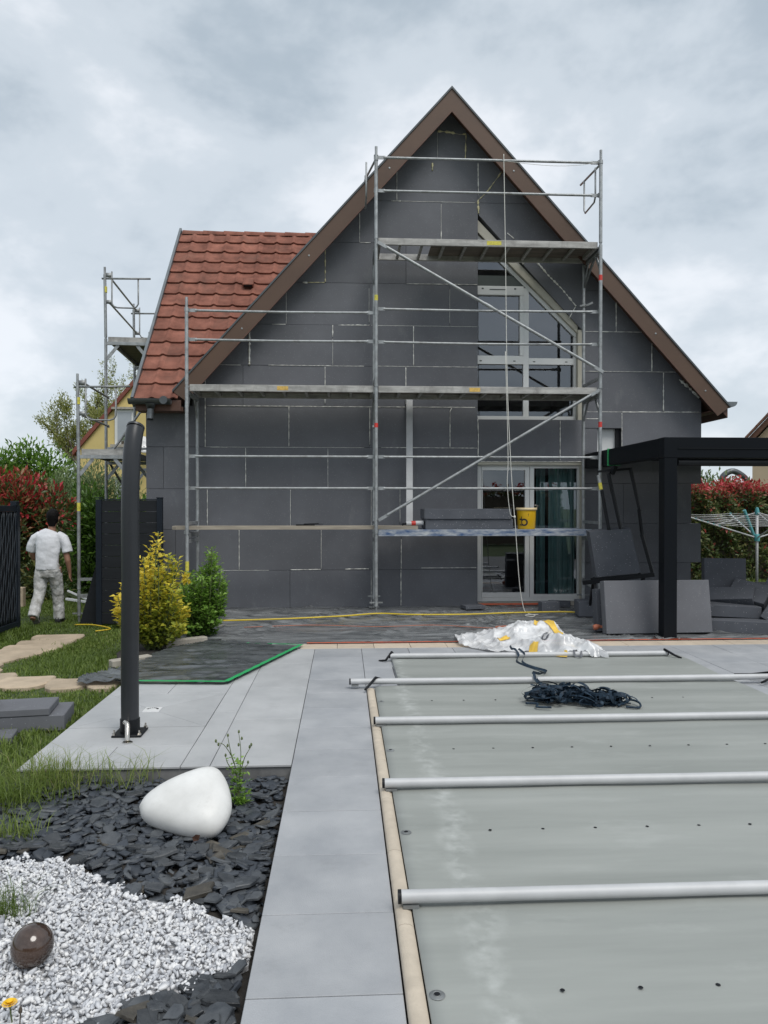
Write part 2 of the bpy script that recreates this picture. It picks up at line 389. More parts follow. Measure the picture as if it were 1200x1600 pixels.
scuff(M['paver'], (0.24, 0.245, 0.25), 0.58, 0.80, 0.6, 3.1)
scuff(M['paver2'], (0.29, 0.295, 0.30), 0.58, 0.80, 0.6, 2.7)
scuff(M['tile'], (0.11, 0.075, 0.06), 0.50, 0.75, 0.6, 1.7)
scuff(M['white_lamp'], (0.42, 0.41, 0.38), 0.60, 0.80, 0.5, 7)
scuff(M['galv'], (0.16, 0.15, 0.14), 0.52, 0.72, 0.7, 5)
scuff(M['deck'], (0.15, 0.14, 0.13), 0.50, 0.72, 0.7, 4)
scuff(M['trousers'], (0.20, 0.19, 0.17), 0.56, 0.70, 0.6, 4)

# pool cover: grey-green woven PVC with pale lime scale streaks along its left side
def covermat():
    m = pm('pool_cover_pvc', (0.282, 0.298, 0.278), 0.5, var=0.11, scale=1.5, stretch=(0.3, 2.8, 1), detail=12, c2=(0.342, 0.355, 0.334), rvar=0.06, bump=0.04, bscale=8)
    n, l = m.node_tree.nodes, m.node_tree.links; b = n['Principled BSDF']
    src = b.inputs['Base Color'].links[0].from_socket
    g = n.new('ShaderNodeNewGeometry'); sx = n.new('ShaderNodeSeparateXYZ'); l.new(g.outputs['Position'], sx.inputs[0])
    nz = n.new('ShaderNodeTexNoise'); nz.inputs['Scale'].default_value = 1.6; nz.inputs['Detail'].default_value = 8; nz.inputs['Roughness'].default_value = 0.7
    l.new(g.outputs['Position'], nz.inputs['Vector'])
    # distance to the stain line x = 0.52 (+ noise)
    o1 = n.new('ShaderNodeMath'); o1.operation = 'MULTIPLY_ADD'; o1.inputs[1].default_value = 0.35; o1.inputs[2].default_value = 0.31; l.new(nz.outputs['Fac'], o1.inputs[0])
    d1 = n.new('ShaderNodeMath'); d1.operation = 'SUBTRACT'; l.new(sx.outputs[0], d1.inputs[0]); l.new(o1.outputs[0], d1.inputs[1])
    a1 = n.new('ShaderNodeMath'); a1.operation = 'ABSOLUTE'; l.new(d1.outputs[0], a1.inputs[0])
    r1 = n.new('ShaderNodeMapRange'); r1.inputs[1].default_value = 0.0; r1.inputs[2].default_value = 0.10; r1.inputs[3].default_value = 1; r1.inputs[4].default_value = 0
    l.new(a1.outputs[0], r1.inputs[0])
    n3 = n.new('ShaderNodeTexNoise'); n3.inputs['Scale'].default_value = 15; n3.inputs['Detail'].default_value = 8; l.new(g.outputs['Position'], n3.inputs['Vector'])
    r3 = n.new('ShaderNodeMapRange'); r3.inputs[1].default_value = 0.40; r3.inputs[2].default_value = 0.70; l.new(n3.outputs['Fac'], r3.inputs[0])
    # scattered blotches
    n4 = n.new('ShaderNodeTexNoise'); n4.inputs['Scale'].default_value = 2.3; n4.inputs['Detail'].default_value = 9; n4.inputs['Roughness'].default_value = 0.65
    mp = n.new('ShaderNodeMapping'); mp.inputs['Scale'].default_value = (0.8, 1.9, 1); l.new(g.outputs['Position'], mp.inputs[0]); l.new(mp.outputs[0], n4.inputs['Vector'])
    r4 = n.new('ShaderNodeMapRange'); r4.inputs[1].default_value = 0.56; r4.inputs[2].default_value = 0.80; r4.inputs[4].default_value = 0.55; l.new(n4.outputs['Fac'], r4.inputs[0])
    mu = n.new('ShaderNodeMath'); mu.operation = 'MULTIPLY'; l.new(r1.outputs[0], mu.inputs[0]); l.new(r3.outputs[0], mu.inputs[1])
    mx_ = n.new('ShaderNodeMath'); mx_.operation = 'MAXIMUM'; l.new(mu.outputs[0], mx_.inputs[0]); l.new(r4.outputs[0], mx_.inputs[1])
    mm = n.new('ShaderNodeMath'); mm.operation = 'MULTIPLY'; mm.inputs[1].default_value = 0.8; l.new(mx_.outputs[0], mm.inputs[0])
    mix = n.new('ShaderNodeMix'); mix.data_type = 'RGBA'; l.new(mm.outputs[0], mix.inputs[0]); l.new(src, mix.inputs[6])
    mix.inputs[7].default_value = (0.47, 0.485, 0.465, 1); l.new(mix.outputs[2], b.inputs['Base Color'])
    return m


M['cover'] = covermat()
M['gravel'] = leafmat('white_marble_chips', [(0, (0.30, 0.31, 0.335)), (0.40, (0.54, 0.55, 0.575)), (1, (0.80, 0.79, 0.78))], 0.6, 0.0)
M['slate_stuff'] = leafmat('slate_chips', [(0, (0.030, 0.036, 0.045)), (0.6, (0.056, 0.064, 0.077)), (1, (0.085, 0.092, 0.098))], 0.5, 0.0)
M['grass'] = leafmat('grass_blades', [(0, (0.085, 0.135, 0.024)), (0.55, (0.165, 0.235, 0.045)), (0.9, (0.24, 0.30, 0.075)), (1, (0.38, 0.35, 0.17))], 0.5, 0.4)
M['photinia'] = leafmat('photinia_leaves', [(0, (0.055, 0.091, 0.029)), (0.35, (0.111, 0.150, 0.044)), (0.55, (0.208, 0.189, 0.068)), (0.70, (0.338, 0.078, 0.049)), (1, (0.520, 0.031, 0.055))], 0.4, 0.28)
M['euonymus'] = leafmat('golden_leaves', [(0, (0.13, 0.19, 0.028)), (0.35, (0.34, 0.38, 0.05)), (0.7, (0.70, 0.60, 0.07)), (1, (0.86, 0.68, 0.09))], 0.4, 0.35)
M['boxleaf'] = leafmat('green_leaves', [(0, (0.066, 0.133, 0.025)), (0.5, (0.156, 0.296, 0.046)), (1, (0.312, 0.485, 0.094))], 0.4, 0.3)
M['willow'] = leafmat('spring_leaves', [(0, (0.180, 0.216, 0.060)), (0.5, (0.324, 0.360, 0.108)), (1, (0.504, 0.504, 0.192))], 0.5, 0.45)
M['greybush'] = leafmat('grey_green_leaves', [(0, (0.094, 0.149, 0.060)), (0.5, (0.195, 0.266, 0.117)), (1, (0.344, 0.406, 0.204))], 0.5, 0.35)


# ------------------------------------------------------------------ foliage helpers
def leafquads(P, D, N, L, W, tint):
    """rhombic leaves: base point P, pointing along D, facing N"""
    n = len(P)
    D = D / np.linalg.norm(D, axis=1, keepdims=True)
    S = np.cross(D, N); S /= np.maximum(np.linalg.norm(S, axis=1, keepdims=True), 1e-6)
    U = np.cross(S, D)
    L = np.asarray(L).reshape(-1, 1) * np.ones((n, 1)); W = np.asarray(W).reshape(-1, 1) * np.ones((n, 1))
    a = P; b = P + D * L * 0.5 + S * W * 0.5 + U * W * 0.18; c = P + D * L - U * L * 0.12; d = P + D * L * 0.5 - S * W * 0.5 + U * W * 0.18
    V = np.stack([a, b, c, d], 1).reshape(-1, 3); i = np.arange(n)[:, None] * 4
    F = np.concatenate([i + [0, 1, 2], i + [0, 2, 3]], 1).reshape(-1, 3)
    return V, F, np.repeat(tint, 2)


def unit(n):
    v = rng.normal(size=(n, 3)); return v / np.linalg.norm(v, axis=1, keepdims=True)


def blob_leaves(blobs, n, L, W, tintf, up=0.5, shell=0.45):
    """leaves spread through ellipsoid clumps (c, r); tintf(points, outness) -> 0..1"""
    w = np.array([b[1][0] * b[1][1] * b[1][2] for b in blobs]) ** (2 / 3); w /= w.sum()
    k = rng.choice(len(blobs), n, p=w); C = np.array([b[0] for b in blobs])[k]; Rr = np.array([b[1] for b in blobs])[k]
    u = unit(n); r = rng.random(n) ** shell * (1 + rng.normal(size=n) * 0.06)
    P = C + u * Rr * r[:, None]
    D = u + unit(n) * 0.8 + np.array([0, 0, up]); N = unit(n) * 0.7 + np.array([0, 0, 1.0]) + u * 0.4
    s = rng.uniform(0.65, 1.25, n)
    return leafquads(P, D, N, L * s, W * s, np.clip(tintf(P, r, k), 0, 1))


# ------------------------------------------------------------------ ground
def lawn_z(x, y):
    d = np.clip((y - 6.5) / 3.5, 0, 1); z = -0.055 - 0.145 * d * d * (3 - 2 * d)
    inside = (x > -1.84)
    return np.where(inside, np.minimum(z, -0.16) * 1.0, z)


xs = np.unique(np.concatenate([np.linspace(-400, -12, 12), np.linspace(-12, 12, 121), np.linspace(12, 400, 12), [-1.85, -1.83]]))
ys = np.unique(np.concatenate([np.linspace(-300, -6, 10), np.linspace(-6, 20, 105), np.linspace(20, 900, 14)]))
GX, GY = np.meshgrid(xs, ys); GZ = lawn_z(GX, GY) + 0.012 * np.sin(GX * 2.1 + GY) * np.cos(GY * 1.7) * (np.abs(GX) < 12) * (GX < -1.9)
Vg = np.stack([GX, GY, GZ], -1).reshape(-1, 3)
nx, ny = len(xs), len(ys)
ii = (np.arange(ny - 1)[:, None] * nx + np.arange(nx - 1)[None]).ravel()
o = mesh_np('lawn', Vg, np.stack([ii, ii + 1, ii + nx + 1, ii + nx], 1), M['lawn'], smooth=True)
tag(o, 'green lawn around the house and terrace', kind='structure')

# terrace bed and its tiles ------------------------------------------------------
ter = MB()
ter.box(-1.85, -0.305, 4.392, 8.2, -0.15, -0.014); ter.box(-0.298, 0.178, 0.3, 8.2, -0.15, -0.014)
ter.box(0.182, 7.4, 6.3, 8.2, -0.15, -0.014); ter.box(3.32, 7.4, 0.3, 6.29, -0.15, -0.014); ter.box(-1.60, 5.2, 8.21, 11.2, -0.15, -0.014)
ter.box(5.21, 7.4, 8.21, 12.9, -0.15, -0.014)
terrace = ter.build('terrace', M['joint']); tag(terrace, 'pale grey tiled terrace around the covered pool', kind='structure')


def tile(x0, x1, y0, y1, mat='paver', parent=None, g=0.0022, top=0.0, name='tile'):
    dz = random.uniform(-0.0008, 0.0008)
    b = MB().box(x0 + g, x1 - g, y0 + g, y1 - g, -0.0135, top + dz, 0.002)
    return b.build(name, M[mat], parent or terrace)


YS = [0.427 + 0.469 * k for k in range(16)] + [7.93]
for a, b in zip(YS[:-1], YS[1:]): tile(-0.302, 0.184, a, b)
P2 = 'paver2'
for a, b in ((4.38, 5.326), (5.326, 6.265), (6.265, 7.2), (7.2, 7.93)): tile(-0.772, -0.302, a, b, P2)
for a, b in ((4.38, 4.815), (4.815, 5.53), (5.53, 6.47), (6.47, 7.4), (7.4, 7.93)): tile(-0.94, -0.772, a, b, P2)
for x0, x1 in ((-1.86, -1.405), (-1.405, -0.94)):
    tile(x0, x1, 4.38, 4.77, P2)
    for a, b in ((6.1, 6.57), (6.57, 7.04), (7.04, 7.51), (7.51, 7.93)): tile(x0, x1, a, b, P2)
tile(-1.86, -0.94, 4.77, 5.18, P2)
# four cut tiles falling towards the drain
dq = [(-1.465, 5.56), (-1.345, 5.56), (-1.345, 5.68), (-1.465, 5.68)]; oq = [(-1.858, 5.182), (-0.942, 5.182), (-0.942, 6.098), (-1.858, 6.098)]
for k in range(4):
    k2 = (k + 1) % 4
    poly = [oq[k], oq[k2], dq[k2], dq[k]]
    cx = sum(p[0] for p in poly) / 4; cy = sum(p[1] for p in poly) / 4
    poly = [(cx + (x - cx) * 0.994, cy + (y - cy) * 0.994) for x, y in poly]
    MB().prismZ(poly, -0.0135, -0.0005).build('cut_tile', M[P2], terrace)
# right of and behind the pool
XS = [0.184] + [0.67 + 0.469 * k for k in range(15)]
for a, b in zip(XS[:-1], XS[1:]):
    for c, d in ((6.99, 7.46), (7.46, 7.93)): tile(a, b, c, d)
tile(0.184, 0.45, 6.16, 6.99); tile(0.452, 0.67, 6.3, 6.99)
for a, b in zip(XS[6:-1], XS[7:]):
    for k in range(3): tile(max(a, 3.33), b, 5.12 + 0.623 * k, 5.743 + 0.623 * k)
for k in range(17): tile(-0.46 + 0.39 * k, -0.07 + 0.39 * k, 7.93, 8.2, 'beige_tile', name='border_tile')
for r in range(6):
    for k in range(15):
        x = -1.55 + 0.469 * k
        if x > 5.1: continue
        tile(x, min(x + 0.469, 5.2), 8.21 + 0.49 * r, 8.70 + 0.49 * r)
for r in range(9):
    for k in range(4): tile(5.22 + 0.54 * k, 5.76 + 0.54 * k, 8.21 + 0.51 * r, 8.72 + 0.51 * r, 'paving_far')

# floor drain
dr = empty('floor_drain', (-1.405, 5.62, 0), 'small white square floor drain in the tiles behind the shower', 'drain')
MB().box(-1.465, -1.345, 5.56, 5.68, -0.01, 0.003, 0.001).build('drain_frame', M['white_gloss'], dr)
g_ = MB()
for k in range(9):
    a = R(200 + k * 18 - 90); a = 2 * math.pi * k / 18 + 0.1
    g_.bar((-1.405 + 0.03 * math.cos(a), 5.62 + 0.03 * math.sin(a), 0.0035), (-1.405 + 0.046 * math.cos(a), 5.62 + 0.046 * math.sin(a), 0.0035), 0.006, 0.002)
g_.build('drain_slots', M['black'], dr)

# pool coping ------------------------------------------------------------------
cop = MB().box(0.192, 0.235, 0.3, 6.14, -0.15, -0.006).build('pool_coping', M['joint'])
tag(cop, 'narrow beige coping stones along the left pool edge', kind='structure')
prof = [(0.188, -0.012), (0.188, 0.008), (0.196, 0.018), (0.212, 0.022), (0.232, 0.020), (0.246, 0.012), (0.25, 0.0), (0.25, -0.012)]
y = 0.34
while y < 6.1:
    y1 = min(y + 0.577, 6.135); s = MB(); s.prismY(prof, y + 0.0015, y1 - 0.0015); s.build('coping_stone', M['coping'], cop, angle=40); y = y1

# ------------------------------------------------------------------ pool cover
pc = empty('pool_cover', (1.75, 3.8, 0), 'grey-green stretched PVC pool cover with aluminium bars across it', 'pool cover')
cx = np.linspace(0, 1, 60); cyy = np.linspace(0.3, 7.30, 150); CX_, CY_ = np.meshgrid(cx, cyy)
left = np.where(CY_ > 6.13, 0.462, 0.252); X_ = left + (3.30 - left) * CX_
Z_ = 0.024 + 0.0035 * np.sin(CY_ * 5.5 + 0.6) + 0.0018 * np.sin(X_ * 3.1 + CY_ * 1.2) + 0.0012 * np.sin(X_ * 9 - CY_ * 4)
V1 = np.stack([X_, CY_, Z_], -1).reshape(-1, 3); n_, k_ = 60, 150
ii = (np.arange(k_ - 1)[:, None] * n_ + np.arange(n_ - 1)[None]).ravel()
F1 = np.stack([ii, ii + 1, ii + n_ + 1, ii + n_], 1)
# turned-down hem
hemL = [[0.251 if y <= 6.13 else 0.461, y, 0.012] for y in cyy]; b0 = len(V1)
V1 = np.concatenate([V1, np.array(hemL)]); jj = np.arange(k_ - 1)
F1 = np.concatenate([F1, np.stack([jj * n_, (jj + 1) * n_, b0 + jj + 1, b0 + jj], 1)])
b1 = len(V1); V1 = np.concatenate([V1, np.stack([0.462 + (3.30 - 0.462) * cx, np.full(60, 7.305), np.full(60, 0.004)], 1)]); jj = np.arange(59)
F1 = np.concatenate([F1, np.stack([(k_ - 1) * n_ + jj, (k_ - 1) * n_ + jj + 1, b1 + jj + 1, b1 + jj], 1)])
mesh_np('cover_sheet', V1, F1, M['cover'], pc, smooth=True)
BARS = [(0.44, 3.17, 7.24), (0.05, 3.75, 6.18), (0.205, 3.6, 5.05), (0.205, 3.6, 3.905), (0.205, 3.6, 2.765), (0.205, 3.6, 1.625)]
for i, (xa, xb, yb) in enumerate(BARS):
    zc = 0.054 + (0.004 if i else 0)
    b = MB().tube([(xa, yb, zc), ((xa + xb) / 2, yb, zc - 0.002), (xb, yb, zc)], 0.0242, 20, cap=False).build('cover_bar', M['alu'], pc, smooth=True)
    for xe in (xa, xb):
        MB().lathe([(0.0, 0), (0.0252, 0), (0.0252, 0.012), (0.0, 0.012)], 20, Matrix.Translation((xe - 0.006, yb, zc)) @ Matrix.Rotation(R(90), 4, 'Y')).build('end_cap', M['black'], b)
    MB().box(xa + 0.012, xa + 0.07, yb - 0.022, yb + 0.022, 0.022, 0.034).build('bar_foot', M['galv_dull'], b)
for yh in (2.25, 3.385, 4.528, 5.66):
    MB().lathe([(0, 0.003), (0.008, 0.003), (0.010, 0.0015), (0.014, 0.0035), (0.022, 0.0015), (0.025, 0.0)], 18, Matrix.Translation((0.28, yh, 0.0262))).build('eyelet', M['galv_dull'], pc)
    MB().lathe([(0, 0.0004), (0.009, 0.0004), (0.0095, 0.0)], 12, Matrix.Translation((0.28, yh, 0.0297))).build('eyelet_hole', M['black'], pc)
    for k in range(9):
        xh = 0.663 + 0.2425 * k
        if xh < 3.2: MB().lathe([(0, 0.0008), (0.0072, 0.0006), (0.0078, 0.0)], 10, Matrix.Translation((xh, yh, 0.0282))).build('drain_hole', M['black'], pc)
# ratchet straps at the bar ends
for k, pts in enumerate([[(0.34, 7.26, 0.004), (0.40, 7.20, 0.02), (0.46, 7.24, 0.09), (0.50, 7.36, 0.03), (0.52, 7.44, 0.006)],
                         [(0.17, 6.02, 0.03), (0.21, 6.10, 0.05), (0.26, 6.17, 0.09), (0.31, 6.24, 0.06), (0.345, 6.36, 0.03)],
                         [(3.19, 7.40, 0.004), (3.17, 7.30, 0.06), (3.14, 7.24, 0.09), (3.20, 7.14, 0.05), (3.25, 7.10, 0.03)],
                         [(3.40, 6.40, 0.03), (3.50, 6.30, 0.05), (3.62, 6.20, 0.09), (3.55, 6.10, 0.06), (3.46, 6.08, 0.03)]]):
    s = MB(); s.tube(pts, [0.009, 0.011, 0.012, 0.011, 0.009], 6); s.build('tie_strap', M['black'], pc, smooth=True)

# ------------------------------------------------------------------ slate and gravel bed
bed = MB().box(-1.86, -0.304, 0.6, 4.388, -0.25, -0.085).build('slate_bed', M['soil'])
tag(bed, 'planting bed filled with slate chips and white gravel', kind='structure')
GP = [(-1.85, 3.35), (-1.55, 3.36), (-1.25, 3.40), (-1.02, 3.20), (-0.86, 3.06), (-0.62, 2.98), (-0.44, 2.86), (-0.33, 2.76), (-0.325, 2.58), (-0.42, 2.50), (-0.55, 2.44), (-0.68, 2.36), (-0.80, 2.25), (-0.95, 2.1), (-1.1, 1.6), (-1.85, 1.6)]


def inpoly(x, y, P):
    x = np.asarray(x); y = np.asarray(y); r = np.zeros(x.shape, bool); j = len(P) - 1
    for i in range(len(P)):
        xi, yi = P[i]; xj, yj = P[j]
        c = ((yi > y) != (yj > y)) & (x < (xj - xi) * (y - yi) / (yj - yi + 1e-12) + xi); r ^= c; j = i
    return r


def rotmats(n, tilt):
    """random yaw with a small random tilt"""
    a = rng.random(n) * 2 * np.pi; tx = rng.normal(size=n) * tilt; ty = rng.normal(size=n) * tilt
    ca, sa = np.cos(a), np.sin(a); Rz = np.zeros((n, 3, 3)); Rz[:, 0, 0] = ca; Rz[:, 0, 1] = -sa; Rz[:, 1, 0] = sa; Rz[:, 1, 1] = ca; Rz[:, 2, 2] = 1
    Rx = np.zeros((n, 3, 3)); c, s = np.cos(tx), np.sin(tx); Rx[:, 0, 0] = 1; Rx[:, 1, 1] = c; Rx[:, 1, 2] = -s; Rx[:, 2, 1] = s; Rx[:, 2, 2] = c
    Ry = np.zeros((n, 3, 3)); c, s = np.cos(ty), np.sin(ty); Ry[:, 0, 0] = c; Ry[:, 0, 2] = s; Ry[:, 1, 1] = 1; Ry[:, 2, 0] = -s; Ry[:, 2, 2] = c
    return Rx @ Ry @ Rz


# slate prototypes: flat angular chips
protos = []
for k in range(14):
    n = random.choice([6, 7, 8]); ang = sorted(random.uniform(0, 2 * math.pi) * 0.35 + 2 * math.pi * i / n * 1.0 for i in range(n))
    el = random.uniform(0.45, 0.8); pts = [(math.cos(a) * random.uniform(0.68, 1.08), el * math.sin(a) * random.uniform(0.68, 1.08)) for a in ang]
    th = random.uniform(0.06, 0.13)
    vs = [(x, y, -th) for x, y in pts] + [(x * 0.97 + random.uniform(-.03, .03), y * 0.97, th * random.uniform(0.3, 0.6)) for x, y in pts] + [(x * 0.90, y * 0.9, th * random.uniform(0.8, 1.15)) for x, y in pts] + [(0.05, 0, th * 1.0)]
    fs = [(i, (i + 1) % n, n + (i + 1) % n) for i in range(n)] + [(i, n + (i + 1) % n, n + i) for i in range(n)]
    fs += [(n + i, n + (i + 1) % n, 2 * n + (i + 1) % n) for i in range(n)] + [(n + i, 2 * n + (i + 1) % n, 2 * n + i) for i in range(n)]
    fs += [(2 * n + i, 2 * n + (i + 1) % n, 3 * n) for i in range(n)]
    protos.append((np.array(vs), np.array(fs)))
HEART = (-0.76, 3.66)
n = 4600
sx = rng.uniform(-1.86, -0.33, n); sy = rng.uniform(1.95, 4.36, n)
ok = ~inpoly(sx, sy, [(x + 0.015, y + 0.012) for x, y in GP]); sx, sy = sx[ok], sy[ok]
ss = rng.uniform(0.027, 0.060, len(sx)) * (1 + 0.35 * np.clip((3.2 - sy), 0, 1)) * (1 - 0.25 * np.clip((sy - 3.6) / .7, 0, 1))
ss = np.where(rng.random(len(sx)) < 0.09, ss * 1.5, np.where(rng.random(len(sx)) < .25, ss * .7, ss))
sx = np.minimum(sx, -0.304 - ss * 0.98); sy = np.minimum(sy, 4.378 - ss * 0.98)
lay = rng.random(len(sx)); sz = -0.082 + lay * 0.036
RM = rotmats(len(sx), 0.17); kind = rng.integers(0, len(protos), len(sx))
order = np.lexsort((np.zeros(len(sx)), -(ss / np.hypot(sx, sy)) * (lay > 0.45)))
top300 = set(order[:300].tolist())
pm_ = []
for V, F in protos:
    me = bpy.data.meshes.new('slate_chip'); me.from_pydata([tuple(p) for p in V], [], [tuple(int(q) for q in f) for f in F]); me.materials.append(M['slate_brown'] if len(pm_) in (3, 9) else M['slate']); pm_.append(me)
Vs, Fs, Ts, off = [], [], [], 0
for i in range(len(sx)):
    k = kind[i]
    if i in top300:
        o = link('slate_chip', pm_[k], (sx[i], sy[i], sz[i] + 0.004), bed)
        mm_ = Matrix([list(r) for r in RM[i]]); o.rotation_euler = mm_.to_euler(); o.scale = (ss[i],) * 3
    else:
        V, F = protos[k]; Vs.append(V * ss[i] @ RM[i].T + np.array([sx[i], sy[i], sz[i]])); Fs.append(F + off); off += len(V); Ts.append(np.full(len(F), rng.random()))
o = mesh_np('slate_chip_layer', np.concatenate(Vs), np.concatenate(Fs), M['slate_stuff'], bed, tint=np.concatenate(Ts)); tag(o, 'smaller and deeper dark slate chips of the bed', kind='stuff')

# white gravel
MB().prismZ(GP, -0.084, -0.068).build('gravel_underlay', M['gravel_base'], bed)
ico = bmesh.new(); bmesh.ops.create_icosphere(ico, subdivisions=1, radius=1.0)
iv = np.array([v.co[:] for v in ico.verts]); iff = np.array([[v.index for v in f.verts] for f in ico.faces]); ico.free()
gp = []
for k in range(16):
    V = iv * np.array([1.15, random.uniform(.5, .85), random.uniform(.32, .6)])
    for _ in range(6):                                 # knock flats into the chip
        d = unit(1)[0]; t = random.uniform(0.22, 0.50); h = V @ d; V = V - np.outer(np.maximum(h - t, 0), d)
    gp.append(V * (1 + rng.normal(size=(len(V), 1)) * 0.06))
n = 19000
gx = rng.uniform(-1.84, -0.32, n); gy = rng.uniform(1.85, 3.42, n)
wob = 0.03 * np.sin(gx * 23) + 0.02 * np.sin(gx * 51 + 1)
ok = inpoly(gx, gy + wob, GP); gx, gy = gx[ok], gy[ok]; n = len(gx)
stray = 40
gs = 0.0085 + 0.0125 * rng.random(n) ** 1.5; gs = np.where(rng.random(n) < 0.06, gs * 1.4, gs); gz = -0.066 + rng.random(n) ** 0.7 * 0.020
RM = rotmats(n, 0.6); gk = rng.integers(0, 16, n)
Vs = np.array(gp)[gk]; Vs = np.einsum('nij,nvj->nvi', RM, Vs * gs[:, None, None]) + np.stack([gx, gy, gz], 1)[:, None]
Fs = iff[None] + (np.arange(n) * len(iv))[:, None, None]
tn = np.clip(rng.beta(2.2, 1.5, n), 0, 1)
o = mesh_np('white_gravel', Vs.reshape(-1, 3), Fs.reshape(-1, 3), M['gravel'], tint=np.repeat(tn, len(iff)))
tag(o, 'bed of small white and grey marble gravel beside the slate', 'gravel', kind='stuff')

# ------------------------------------------------------------------ the house
house = empty('house', (1.3, 13.5, 0), 'gabled house clad in dark graphite foam boards with a brown verge', 'house')
AX, SL = 1.556, 1.105                                  # apex x, roof slope


def clip(poly, a, b, c):                               # keep a*x + b*z <= c
    out = []
    for i in range(len(poly)):
        p, q = poly[i], poly[(i + 1) % len(poly)]
        dp, dq_ = a * p[0] + b * p[1] - c, a * q[0] + b * q[1] - c
        if dp <= 0: out.append(p)
        if (dp < 0 < dq_) or (dq_ < 0 < dp):
            t = dp / (dp - dq_); out.append((p[0] + (q[0] - p[0]) * t, p[1] + (q[1] - p[1]) * t))
    return out


def area(P): return abs(sum(P[i][0] * P[(i + 1) % len(P)][1] - P[(i + 1) % len(P)][0] * P[i][1] for i in range(len(P)))) / 2


def under_roof(poly, top=7.325):
    poly = clip(poly, -SL, 1, top - SL * AX)           # left slope: z <= top + SL*(x-AX)
    poly = clip(poly, SL, 1, top + SL * AX) if poly else poly
    return poly


DIAG = (1.69 / 1.568, 1.0, 5.82 + 1.69 / 1.568 * 1.992)  # upper window's slanting edge as a line a*x + z = c


def board(x0, x1, z0, z1, gable=True, above=False, g=0.0024):
    P = [(x0 + g, z0 + g), (x1 - g, z0 + g), (x1 - g, z1 - g), (x0 + g, z1 - g)]
    if x1 <= -2.2: gable = False
    if gable: P = under_roof(P)
    if above and P: P = clip(P, -DIAG[0], -DIAG[1], -DIAG[2] - 0.002)
    if len(P) < 3 or area(P) < 0.004: return
    dy = random.uniform(-0.004, 0.004)
    MB().prismY(P, 11.15 + dy, 11.298).build('foam_board', M['eps'], house)


Z = [0.0, 0.55, 1.15, 1.745, 2.355, 2.955, 3.555, 4.155, 4.775, 5.37, 5.99, 6.61, 7.3]
LEFT = {0: [-2.87, -1.98, -0.79, 0.405, 0.846, 1.99], 1: [-2.87, -2.45, -1.53, -0.332, 0.85, 1.99], 2: [-2.87, -1.989, -0.782, 0.405, 0.831, 1.99],
        3: [-2.87, -2.62, -1.433, -0.233, 0.97, 1.99], 4: [-2.87, -2.017, -0.804, 0.383, 1.575, 1.99], 5: [-2.2, -1.47, -0.274, 0.917, 1.99],
        6: [-2.0, -1.377, -0.161, 1.031, 1.99], 7: [-1.6, -0.84, 0.374, 1.57, 1.99], 8: [-1.3, -0.274, 0.92, 1.99], 9: [-0.7, 0.235, 1.441, 1.99],
        10: [-0.2, 0.784, 1.99, 3.1], 11: [0.5, 1.384, 1.814, 2.6]}
for r, xs_ in LEFT.items():
    for a, b in zip(xs_[:-1], xs_[1:]):
        board(a, b, Z[r], Z[r + 1], gable=r >= 5, above=(r == 10 and a > 1.9))
# round the upper window and over the door
board(1.99, 3.46, 5.15, 5.99, above=True); board(1.99, 3.58, 4.0, 5.15, above=True)
board(1.99, 3.233, 2.155, 2.784); board(3.233, 3.58, 2.155, 2.784)
RZ = [2.904, 3.51, 4.105, 4.719, 5.33]; RX = [[3.58, 4.808, 5.396], [3.58, 4.629, 5.396], [3.58, 4.081, 5.0], [3.58, 4.3]]
for r in range(4):
    for a, b in zip(RX[r][:-1], RX[r][1:]): board(a, b, RZ[r], RZ[r + 1])
board(3.58, 4.172, 2.66, 2.904); board(3.58, 3.80, 2.30, 2.66); board(4.172, 5.396, 2.30, 2.904)
for z0, z1, xe, xm in ((0.0, 0.64, 5.243, 4.3), (0.64, 1.23, 5.396, 4.75), (1.23, 1.83, 5.243, 4.2), (1.83, 2.30, 5.396, 4.65)):
    board(3.58, xm, z0, z1); board(xm, xe, z0, z1)
# side cladding boards seen end-on at the right corner
for z0, z1, y0 in ((0.0, 0.64, 11.15), (0.64, 1.23, 11.302), (1.23, 1.83, 11.15), (1.83, 2.85, 11.302)):
    if y0 > 11.2: MB().box(5.246, 5.394, y0, 12.5, z0 + .002, z1 - .002).build('foam_board', M['eps'], house)

# masonry behind the boards
w = MB()
w.prismY(under_roof([(-2.27, -0.15), (1.985, -0.15), (1.985, 7.3), (-2.27, 7.3)], 7.30), 11.3, 11.58)
w.prismY([(-2.86, -0.2), (-2.272, -0.2), (-2.272, 2.95), (-2.86, 2.95)], 11.3, 11.58)
w.prismY(under_roof([(3.585, -0.15), (5.24, -0.15), (5.24, 6), (3.585, 6)], 7.30), 11.303, 11.58)
w.prismY([(1.986, 2.16), (3.584, 2.16), (3.584, 2.775), (1.986, 2.775)], 11.303, 11.58)
w.prismY(clip(under_roof([(1.987, 4), (3.583, 4), (3.583, 7.3), (1.987, 7.3)], 7.30), -DIAG[0], -1, -DIAG[2] - 0.01), 11.303, 11.58)
w.box(-2.86, -2.5, 11.581, 17.2, -0.2, 2.9); w.box(4.95, 5.24, 11.581, 18, -0.2, 2.9); w.box(-2.86, 5.24, 17.7, 18, -0.2, 2.9)
w.build('wall', M['render_wall'], house)
MB().prismY([(-2.86, 2.9), (-2.86, 2.95), (-2.86, 2.951), (-2.80, 2.95), (-2.5, 2.9)], 11.59, 11.7).build('wall_plate', M['soffit'], house)


